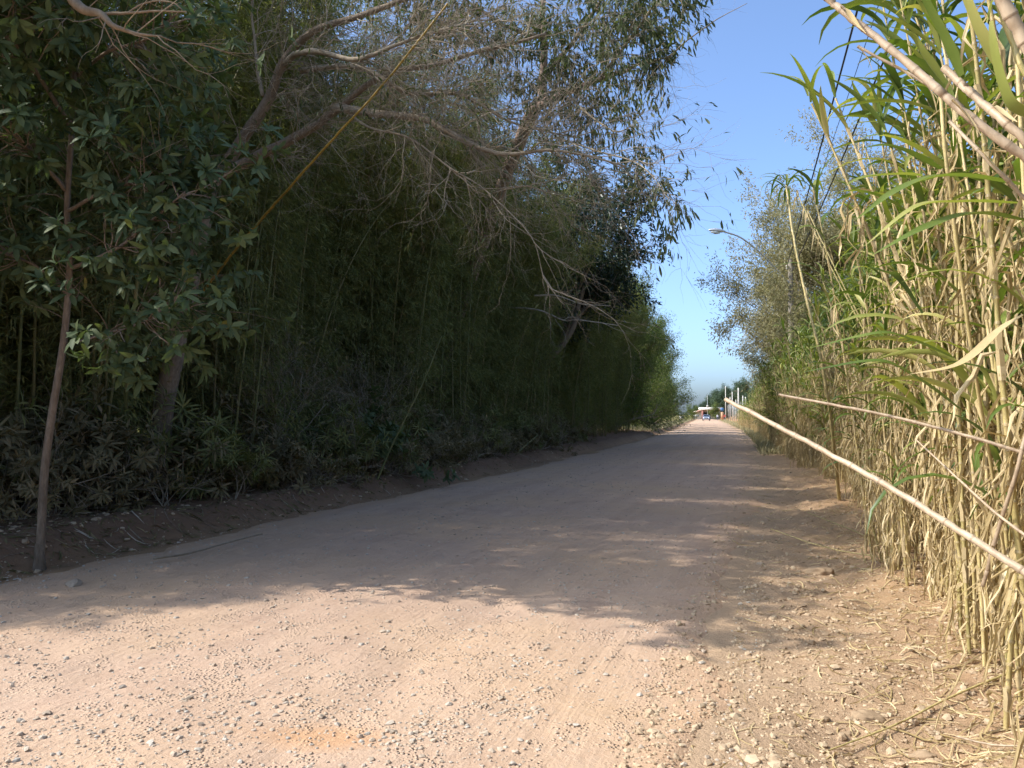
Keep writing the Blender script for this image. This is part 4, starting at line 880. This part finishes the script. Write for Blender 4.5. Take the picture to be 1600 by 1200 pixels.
sh = [shrub_variant(51 + i, 6 + i % 3, .8 + .15 * i, .17, .034, 'dusty_leaf', 'shrub', LS, group=GS) for i in range(3)]
sh += [shrub_variant(57, 5, .9, .24, .026, 'bamboo_leaf', 'shrub', LS, group=GS), shrub_variant(58, 8, .6, .11, .05, 'dusty_leaf', 'shrub', LS, group=GS), shrub_variant(59, 9, 1.1, .10, .02, 'dusty_leaf', 'shrub', LS, False, False, GS)]
xs = []
for i in range(130):
    y = 9.2 + (i / 130) ** 1.25 * 28 + rng.uniform(-.2, .2); u = -(4.35 + rng.uniform(0, 1.9)) - (.5 if y < 12 else 0); x = float(cx(y)) + u
    rot = (rng.normal(0, .1), rng.normal(0, .1), rng.uniform(0, 6.28)); s = rng.uniform(.6, 1.1) * (1.45 if u < -5.4 else 1)
    if i < 6: put(sh[i], x, y, rot[2], s)
    else: dup(sh[int(rng.integers(0, 6))], (x, y, Hf(x, y) - .03), rot, s)
bl = shrub_variant(61, 9, 1.5, .17, .075, 'broad_leaf', 'broad_leaved_shrub', 'shrub with rounded grey green leaves below the dead twigs', True)
p = P(520, 690, 16.6); put(bl, p[0], p[1], 1, 1.15)
tw = shrub_variant(62, 16, 1.9, .08, .03, 'dusty_leaf', 'twiggy_bush', 'tangled dead brushwood of bare twigs between big tree and bamboo', False, True)
p = P(440, 640, 15.2); put(tw, p[0], p[1], 1, 1.2); tw.location[2] += .7
p = P(575, 560, 18.2); dup(tw, (p[0], p[1], 1.2), (0, .3, 2.5), .9, 'second patch of dead twigs, drooping above the rounded leaves')
# dead grey branch caught in the wall
G = Geo(); T = []
d0 = limb(G, [P(795, 480, 27), P(840, 484, 26), P(880, 500, 25.5), P(905, 500, 25), P(965, 508, 24.5)], .035, .012, 6, 24, .9)
limb(G, [P(835, 462, 26), P(870, 462, 25.6), P(910, 475, 25.2), P(955, 478, 25)], .03, .01, 6, 20, .9); sprout(G, T, d0, 7, .2, 1.1, .01, 2, 3, (0, 0, 2, 1), bias=(.5, 0, .1))
tag(G.build('dead_branch', M['twig']), 'bare dead branch caught level in the front of the dark wall', 'branch')
G = Geo(); g0 = [on_ground(130, 795, .35), on_ground(170, 800, .33), on_ground(215, 830, .2)]; limb(G, g0, .03, .015, 7, 20)
tag(G.build('fallen_branch', M['twig']), 'fallen grey branch lying among the shrubs right of the slim tree', 'branch')
G = Geo(); limb(G, [on_ground(240, 888, .06), on_ground(300, 876, .05), on_ground(400, 850, .07), on_ground(410, 848, .06)], .012, .006, 6, 20)
tag(G.build('fallen_branch', M['twig']), 'thin fallen stick on the shaded left road edge', 'branch')

# grass along the far verges
G = Geo(); x, y, u = pick(9000, 30, 230, 3.6, 5.6, 1.15); x2, y2, u2 = pick(5000, 60, 230, -6.5, -3.7, 1.1); x = np.concatenate([x, x2]); y = np.concatenate([y, y2]); n = len(x)
L = rng.uniform(.12, .45, n); D = rng.normal(0, .45, (n, 3)) + [0, 0, 1]
leaf4(G, np.stack([x, y, H(x, y)], -1), D, rng.normal(0, 1, (n, 3)), L, L * .12, np.clip(rng.normal(.6, .25, n), 0, 1))
tag(G.build('grass', M['olive_leaf'], smooth=False), 'rough yellowing grass along the far road edges', 'grass', kind='stuff')

# ------------------------------------------------------------------ street lamp, wires and poles
M['concrete'] = plain('concrete', (.19, .165, .13), .85, 0, .2, 5); M['galv'] = plain('galvanised_steel', (.55, .55, .54), .45, .6, .08)
M['wire'] = plain('wire', (.03, .03, .035), .5); M['white'] = plain('white_paint', (.55, .52, .46), .6, 0, .06); M['lens'] = plain('lamp_lens', (.5, .52, .5), .2)
lp = np.array([10.75, 30.2, 0.0]); lp[2] = Hf(lp[0], lp[1]) - .1
st = thing('street_lamp', 'concrete pole with a curved street lamp arm above the cane', 'street lamp', lp)
G = Geo(); tube(G, [(0, 0, 0), (0, 0, 4.0), (0, 0, 7.6)], [.15, .12, .09], 14); G.build('pole', M['concrete'], st)
for dx in (-.14, .14):
    G = Geo(); tube(G, [(dx, 0, 7.2), (dx, 0, 7.26), (dx, 0, 7.28), (dx, 0, 7.36)], [.02, .045, .03, .04], 8); G.build('insulator', M['white'], st)
arm = np.array([P(1228, 447, 30.1), P(1205, 412, 30.0), P(1180, 388, 29.9), P(1155, 370, 29.8), P(1128, 361, 29.7)]) - lp; arm[0] = (0, -.12, arm[0][2])
G = Geo(); tube(G, spline(arm, 24), .032, 8); G.build('arm', M['galv'], st)
G = Geo(); e = arm[-1]; hd = spline([e + [.12, 0, -.01], e, e + [-.22, 0, .035], e + [-.42, 0, .04], e + [-.5, 0, .035]], 12)
tube(G, hd, [.03, .035, .045, .06, .07, .075, .075, .07, .06, .05, .04, .03, .02][:len(hd)] if len(hd) <= 13 else .07, 10); G.build('lamp_head', M['galv'], st)
G = Geo(); tube(G, [e + [-.08, 0, -.06], e + [-.25, 0, -.05], e + [-.42, 0, -.03]], [.04, .07, .03], 8); G.build('lamp_lens', M['lens'], st)
def wire(a, b, sag, r, label):
    t = np.linspace(0, 1, 40)[:, None]; p = np.array(a) * (1 - t) + np.array(b) * t; p[:, 2] -= sag * 4 * (t * (1 - t))[:, 0]
    G = Geo(); tube(G, p, r, 5); tag(G.build('power_line', M['wire']), label, 'cable')
top = lp + [0, 0, 7.32]
wire(top + [-.14, 0, 0], (-.75, -8, 7.9), .35, .016, 'left black overhead cable running up from the lamp pole')
wire(top + [0, 0, .28], (-.25, -8, 7.9), .35, .006, 'thin faint overhead wire between the two black cables')
wire(top + [.14, 0, 0], (0.3, -8, 7.9), .35, .016, 'right black overhead cable running up from the lamp pole')
poles = [(1134, 250, 603), (1138, 235, 632), (1141, 222, 620), (1144.5, 205, 612), (1147, 190, 634), (1150, 172, 624), (1154, 138, 606), (1161, 118, 618), (1165, 108, 620)]
names = ['farthest and tallest of the pale poles', 'second farthest pale pole, short', 'third farthest pale pole', 'fourth farthest pale pole, fairly tall', 'fifth farthest pale pole, shortest', 'fifth pale pole counted back from the nearest cane', 'tall pale pole standing nearest the road bend', 'second nearest pale pole, by the green leaves', 'nearest pale pole, touching the green leaves']
names[5] = 'sixth farthest pale pole, slim'
pc = None
for (px, d, ty), nm in zip(poles, names):
    p = P(px, 648, d); ht = P(px, ty, d)[2]; r = .13 if ht > 5 else .09
    o = thing('utility_pole' if ht > 5 else 'post', nm + ', right of the far road', 'pole', (p[0], d, Hf(p[0], d) - .1), group='pale poles lining the far right of the road')
    G = Geo(); tube(G, [(0, 0, 0), (0, 0, ht / 2), (0, 0, ht)], [r * 1.2, r, r * .8], 8); G.build('shaft', M['white'], o)
    if ht > 5:
        G = Geo(); box(G, -.7, .7, -.04, .04, ht - .6, ht - .5); G.build('crossarm', M['concrete'], o)

# ------------------------------------------------------------------ far end of the road: car, building, signs, people
M['car'] = plain('car_paint', (.36, .39, .46), .25, .5, .03); M['glass'] = plain('car_glass', (.02, .025, .03), .08, 0, .05, 3, .6); M['rubber'] = plain('rubber', (.02, .02, .02), .8)
M['headlamp'] = plain('headlamp', (.8, .82, .85), .15, 0, .03, 3, .7); M['roof_red'] = plain('roof_tile', (.42, .24, .17), .8); M['wall_cream'] = plain('wall_cream', (.62, .55, .44), .85)
M['red'] = plain('red_paint', (.33, .13, .10), .5); M['blue'] = plain('blue_sign', (.07, .17, .34), .5); M['orange'] = plain('orange_banner', (.55, .30, .17), .7); M['fascia'] = plain('fascia', (.66, .62, .55), .8)
M['skin'] = plain('skin', (.35, .20, .13), .6); M['shirt'] = plain('light_shirt', (.6, .6, .62), .9); M['jeans'] = plain('dark_trousers', (.04, .05, .09), .9); M['redshirt'] = plain('red_shirt', (.5, .06, .05), .9)
p = P(1103.5, 648, 196)
car = thing('car', 'silver blue car driving towards the camera at the far end of the road', 'car', (p[0], 196, Hf(p[0], 196) + .02), -math.atan(.245))
def loft(G, secs, mi=0):
    """secs: list of (y, halfwidth bottom, halfwidth top, z0, z1)"""
    V = []; 
    for (y, wb, wt, z0, z1) in secs: V += [(-wb * .94, y, z0), (-wb, y, z0 + (z1 - z0) * .45), (-wt, y, z1 - .03), (-wt + .08, y, z1), (wt - .08, y, z1), (wt, y, z1 - .03), (wb, y, z0 + (z1 - z0) * .45), (wb * .94, y, z0)]
    n = len(secs); q = [(i * 8 + j, i * 8 + (j + 1) % 8, (i + 1) * 8 + (j + 1) % 8, (i + 1) * 8 + j) for i in range(n - 1) for j in range(8)]
    e = (n - 1) * 8; q += [(3, 2, 1, 0), (7, 6, 5, 4), (4, 3, 0, 7), (e, e + 1, e + 2, e + 3), (e + 4, e + 5, e + 6, e + 7), (e + 7, e, e + 3, e + 4)]
    G.add(V, q, None, .5, mi)
G = Geo(); loft(G, [(-2.05, .72, .68, .32, .72), (-1.95, .82, .74, .22, .86), (-1.2, .86, .78, .2, .98), (-.9, .87, .8, .2, 1.02), (1.5, .87, .8, .2, 1.02), (1.95, .84, .76, .24, .98), (2.05, .76, .7, .34, .85)])
G.build('body', M['car'], car)
G = Geo(); loft(G, [(-.95, .78, .76, .98, 1.0), (-.35, .77, .62, .98, 1.44), (.9, .77, .62, .98, 1.48), (1.7, .76, .62, .98, 1.30), (1.85, .74, .7, .98, 1.0)]); G.build('cabin', M['car'], car)
G = Geo(); G.add([(-.70, -.935, 1.03), (.70, -.935, 1.03), (.57, -.41, 1.41), (-.57, -.41, 1.41)], [(0, 1, 2, 3)]); w_ = G.build('windscreen', M['glass'], car)
for sx in (-1, 1):
    G = Geo(); G.add([(sx * .785, -.55, 1.05), (sx * .785, 1.3, 1.05), (sx * .66, 1.1, 1.38), (sx * .66, -.25, 1.38)], [(0, 1, 2, 3)]); G.build('side_window', M['glass'], car)
    G = Geo(); tube(G, [(sx * .58, -2.0, .70), (sx * .58, -2.07, .70)], [.13, .11], 12); G.build('headlight', M['headlamp'], car)
    G = Geo(); box(G, min(sx * .82, sx * 1.0), max(sx * .82, sx * 1.0), -.62, -.52, 1.0, 1.13); G.build('wing_mirror', M['car'], car)
    for yy in (-1.3, 1.25):
        G = Geo(); tube(G, [(sx * .66, yy, .31), (sx * .68, yy, .31), (sx * .86, yy, .31), (sx * .88, yy, .31)], [.28, .31, .31, .27], 18); wh = G.build('wheel', M['rubber'], car)
        G = Geo(); tube(G, [(sx * .875, yy, .31), (sx * .892, yy, .31)], [.19, .17], 14); G.build('rim', M['galv'], wh)
G = Geo(); box(G, -.42, .42, -2.075, -2.04, .48, .64); G.build('grille', M['rubber'], car)
G = Geo(); box(G, -.2, .2, -2.095, -2.077, .36, .46); G.build('number_plate', M['white'], car)
# building
p = P(1111, 648, 262)
bd = thing('roadside_building', 'low building with a long pale fascia and pinkish roof at the road end', 'building', (p[0], 262, 0), -.1)
G = Geo(); box(G, -5.2, 3.0, 0, 6, -.2, 2.75); G.build('wall', M['wall_cream'], bd)
G = Geo(); box(G, -3.3, 3.4, -2.2, 6.3, 3.15, 4.0); G.build('fascia', M['fascia'], bd)
G = Geo(); G.add([(-6.8, -1.2, 2.0), (-3.3, -1.2, 3.1), (3.2, -1.2, 3.1), (3.2, 6.2, 3.1), (-3.3, 6.2, 3.1), (-6.8, 6.2, 2.0), (-6.8, -1.2, 1.88), (-3.3, -1.2, 2.92), (3.2, -1.2, 2.92), (3.2, 6.2, 2.92), (-3.3, 6.2, 2.92), (-6.8, 6.2, 1.88)],
                 [(0, 1, 4, 5), (1, 2, 3, 4), (6, 11, 10, 7), (7, 10, 9, 8), (0, 6, 7, 1), (1, 7, 8, 2), (2, 8, 9, 3), (3, 9, 10, 4), (4, 10, 11, 5), (5, 11, 6, 0)]); G.build('roof', M['roof_red'], bd, smooth=False)
G = Geo(); box(G, -2.6, -.2, -.06, -.003, 0, 2.4); G.build('dark_opening', M['rubber'], bd)  # near-black panel on the wall paints the shade inside the opening
G = Geo(); box(G, -3.2, -2.7, -1.5, -1.0, 0, 2.9); G.build('column', M['red'], bd)
G = Geo(); box(G, .4, 1.9, -.05, -.003, 1.0, 2.1); wf = G.build('window', M['glass'], bd)
p = P(1105.5, 648, 255); mt = thing('mast', 'thin tall grey mast rising in front of the low building', 'mast', (p[0], 255, 0))
G = Geo(); tube(G, [(0, 0, 0), (0, 0, 4), (0, 0, 8.0)], [.09, .06, .03], 8); G.build('pole', M['galv'], mt)
G = Geo(); box(G, -.3, .3, -.1, .1, 4.1, 4.6); G.build('floodlight', M['white'], mt)
def board(name, px, d, w, z0, z1, mat, label, cat='sign', posts=2):
    p = P(px, 648, d); t = thing(name, label, cat, (p[0], d, Hf(p[0], d) - .03), -.05)
    G = Geo(); box(G, -w / 2, w / 2, -.04, .04, z0, z1); G.build('panel', M[mat], t)
    for k in range(posts):
        dx = 0 if posts == 1 else (-1 + 2 * k) * w * .42; G = Geo(); tube(G, [(dx, .09, 0), (dx, .09, z1)], .045, 8); G.build('post', M['galv'], t)
board('sign_board', 1088, 215, 1.45, .7, 1.6, 'white', 'white board on two posts left of the far road')
board('sign_board', 1064.5, 150, .85, .55, 1.15, 'white', 'small white board under the trees on the left verge')
board('road_sign', 1128.5, 225, .95, 2.7, 3.5, 'blue', 'blue sign panel on one post beside the far poles', posts=1)
board('banner', 1128.5, 215, .75, .25, 2.3, 'orange', 'orange upright banner under the blue sign', 'banner')
def person(px, d, label, shirt, step=.12):
    import bmesh
    p = P(px, 648, d); t = thing('person', label, 'person', (p[0], d, Hf(p[0], d)))
    J = {'pel': (0, 0, .93), 'bel': (0, .01, 1.1), 'che': (0, 0, 1.34), 'nk': (0, 0, 1.5), 'hd': (0, -.01, 1.6), 'top': (0, 0, 1.71)}; rad = {'pel': .135, 'bel': .125, 'che': .14, 'nk': .055, 'hd': .088, 'top': .07}
    E = [('pel', 'bel'), ('bel', 'che'), ('che', 'nk'), ('nk', 'hd'), ('hd', 'top')]
    for s, sg in (('l', -1), ('r', 1)):
        for nm, co, r, pr in (('hip', (sg * .1, 0, .88), .095, 'pel'), ('kn', (sg * .11, -sg * step, .48), .06, 'hip'), ('an', (sg * .11, sg * .05, .09), .042, 'kn'), ('toe', (sg * .12, sg * .05 - .16, .04), .035, 'an'),
                              ('sh', (sg * .19, 0, 1.42), .06, 'che'), ('el', (sg * .25, .03, 1.15), .043, 'sh'), ('wr', (sg * .26, -.05, .9), .03, 'el'), ('ha', (sg * .26, -.08, .8), .03, 'wr')):
            J[nm + s] = co; rad[nm + s] = r; E.append((pr if pr in ('pel', 'che') else pr + s, nm + s))
    ks = list(J); me = bpy.data.meshes.new('person_body'); me.from_pydata([J[k] for k in ks], [(ks.index(a), ks.index(b)) for a, b in E], [])
    o = bpy.data.objects.new('body', me); C.objects.link(o); o.parent = t; md = o.modifiers.new('skin', 'SKIN'); 
    for i, k in enumerate(ks): me.skin_vertices[0].data[i].radius = (rad[k], rad[k] * .85)
    me.skin_vertices[0].data[0].use_root = True; sb = o.modifiers.new('sub', 'SUBSURF'); sb.levels = sb.render_levels = 1
    m, nt, out = newmat('clothed_' + shirt); k = NT(nt); sep = k.n('ShaderNodeSeparateXYZ'); k.l(k.coord(), sep.inputs[0])
    cols = {'light': (.6, .6, .62), 'red': (.5, .06, .05)}
    c = k.ramp(sep.outputs[2], [(0, (.03, .03, .03)), (.06, (.04, .05, .09)), (.92, (.04, .05, .09)), (.93, cols[shirt])]); c = k.mix(k.maprange(sep.outputs[2], 1.49, 1.5), c, (.35, .2, .13))
    b = k.n('ShaderNodeBsdfPrincipled'); k.l(c, b.inputs['Base Color']); b.inputs['Roughness'].default_value = .85; k.l(b.outputs[0], out.inputs[0]); me.materials.append(m)
    G = Geo(); tube(G, [(0, .01, 1.63), (0, .01, 1.70), (0, .0, 1.745)], [.088, .09, .045], 10); G.build('hair', M['rubber'], t)
try:
    person(1121, 205, 'distant person in pale top standing by the road beside the bush', 'light')
    person(1132.3, 200, 'distant person in red top by the far poles', 'red')
except Exception as e: print('person', e)
print('done', len(bpy.data.objects))
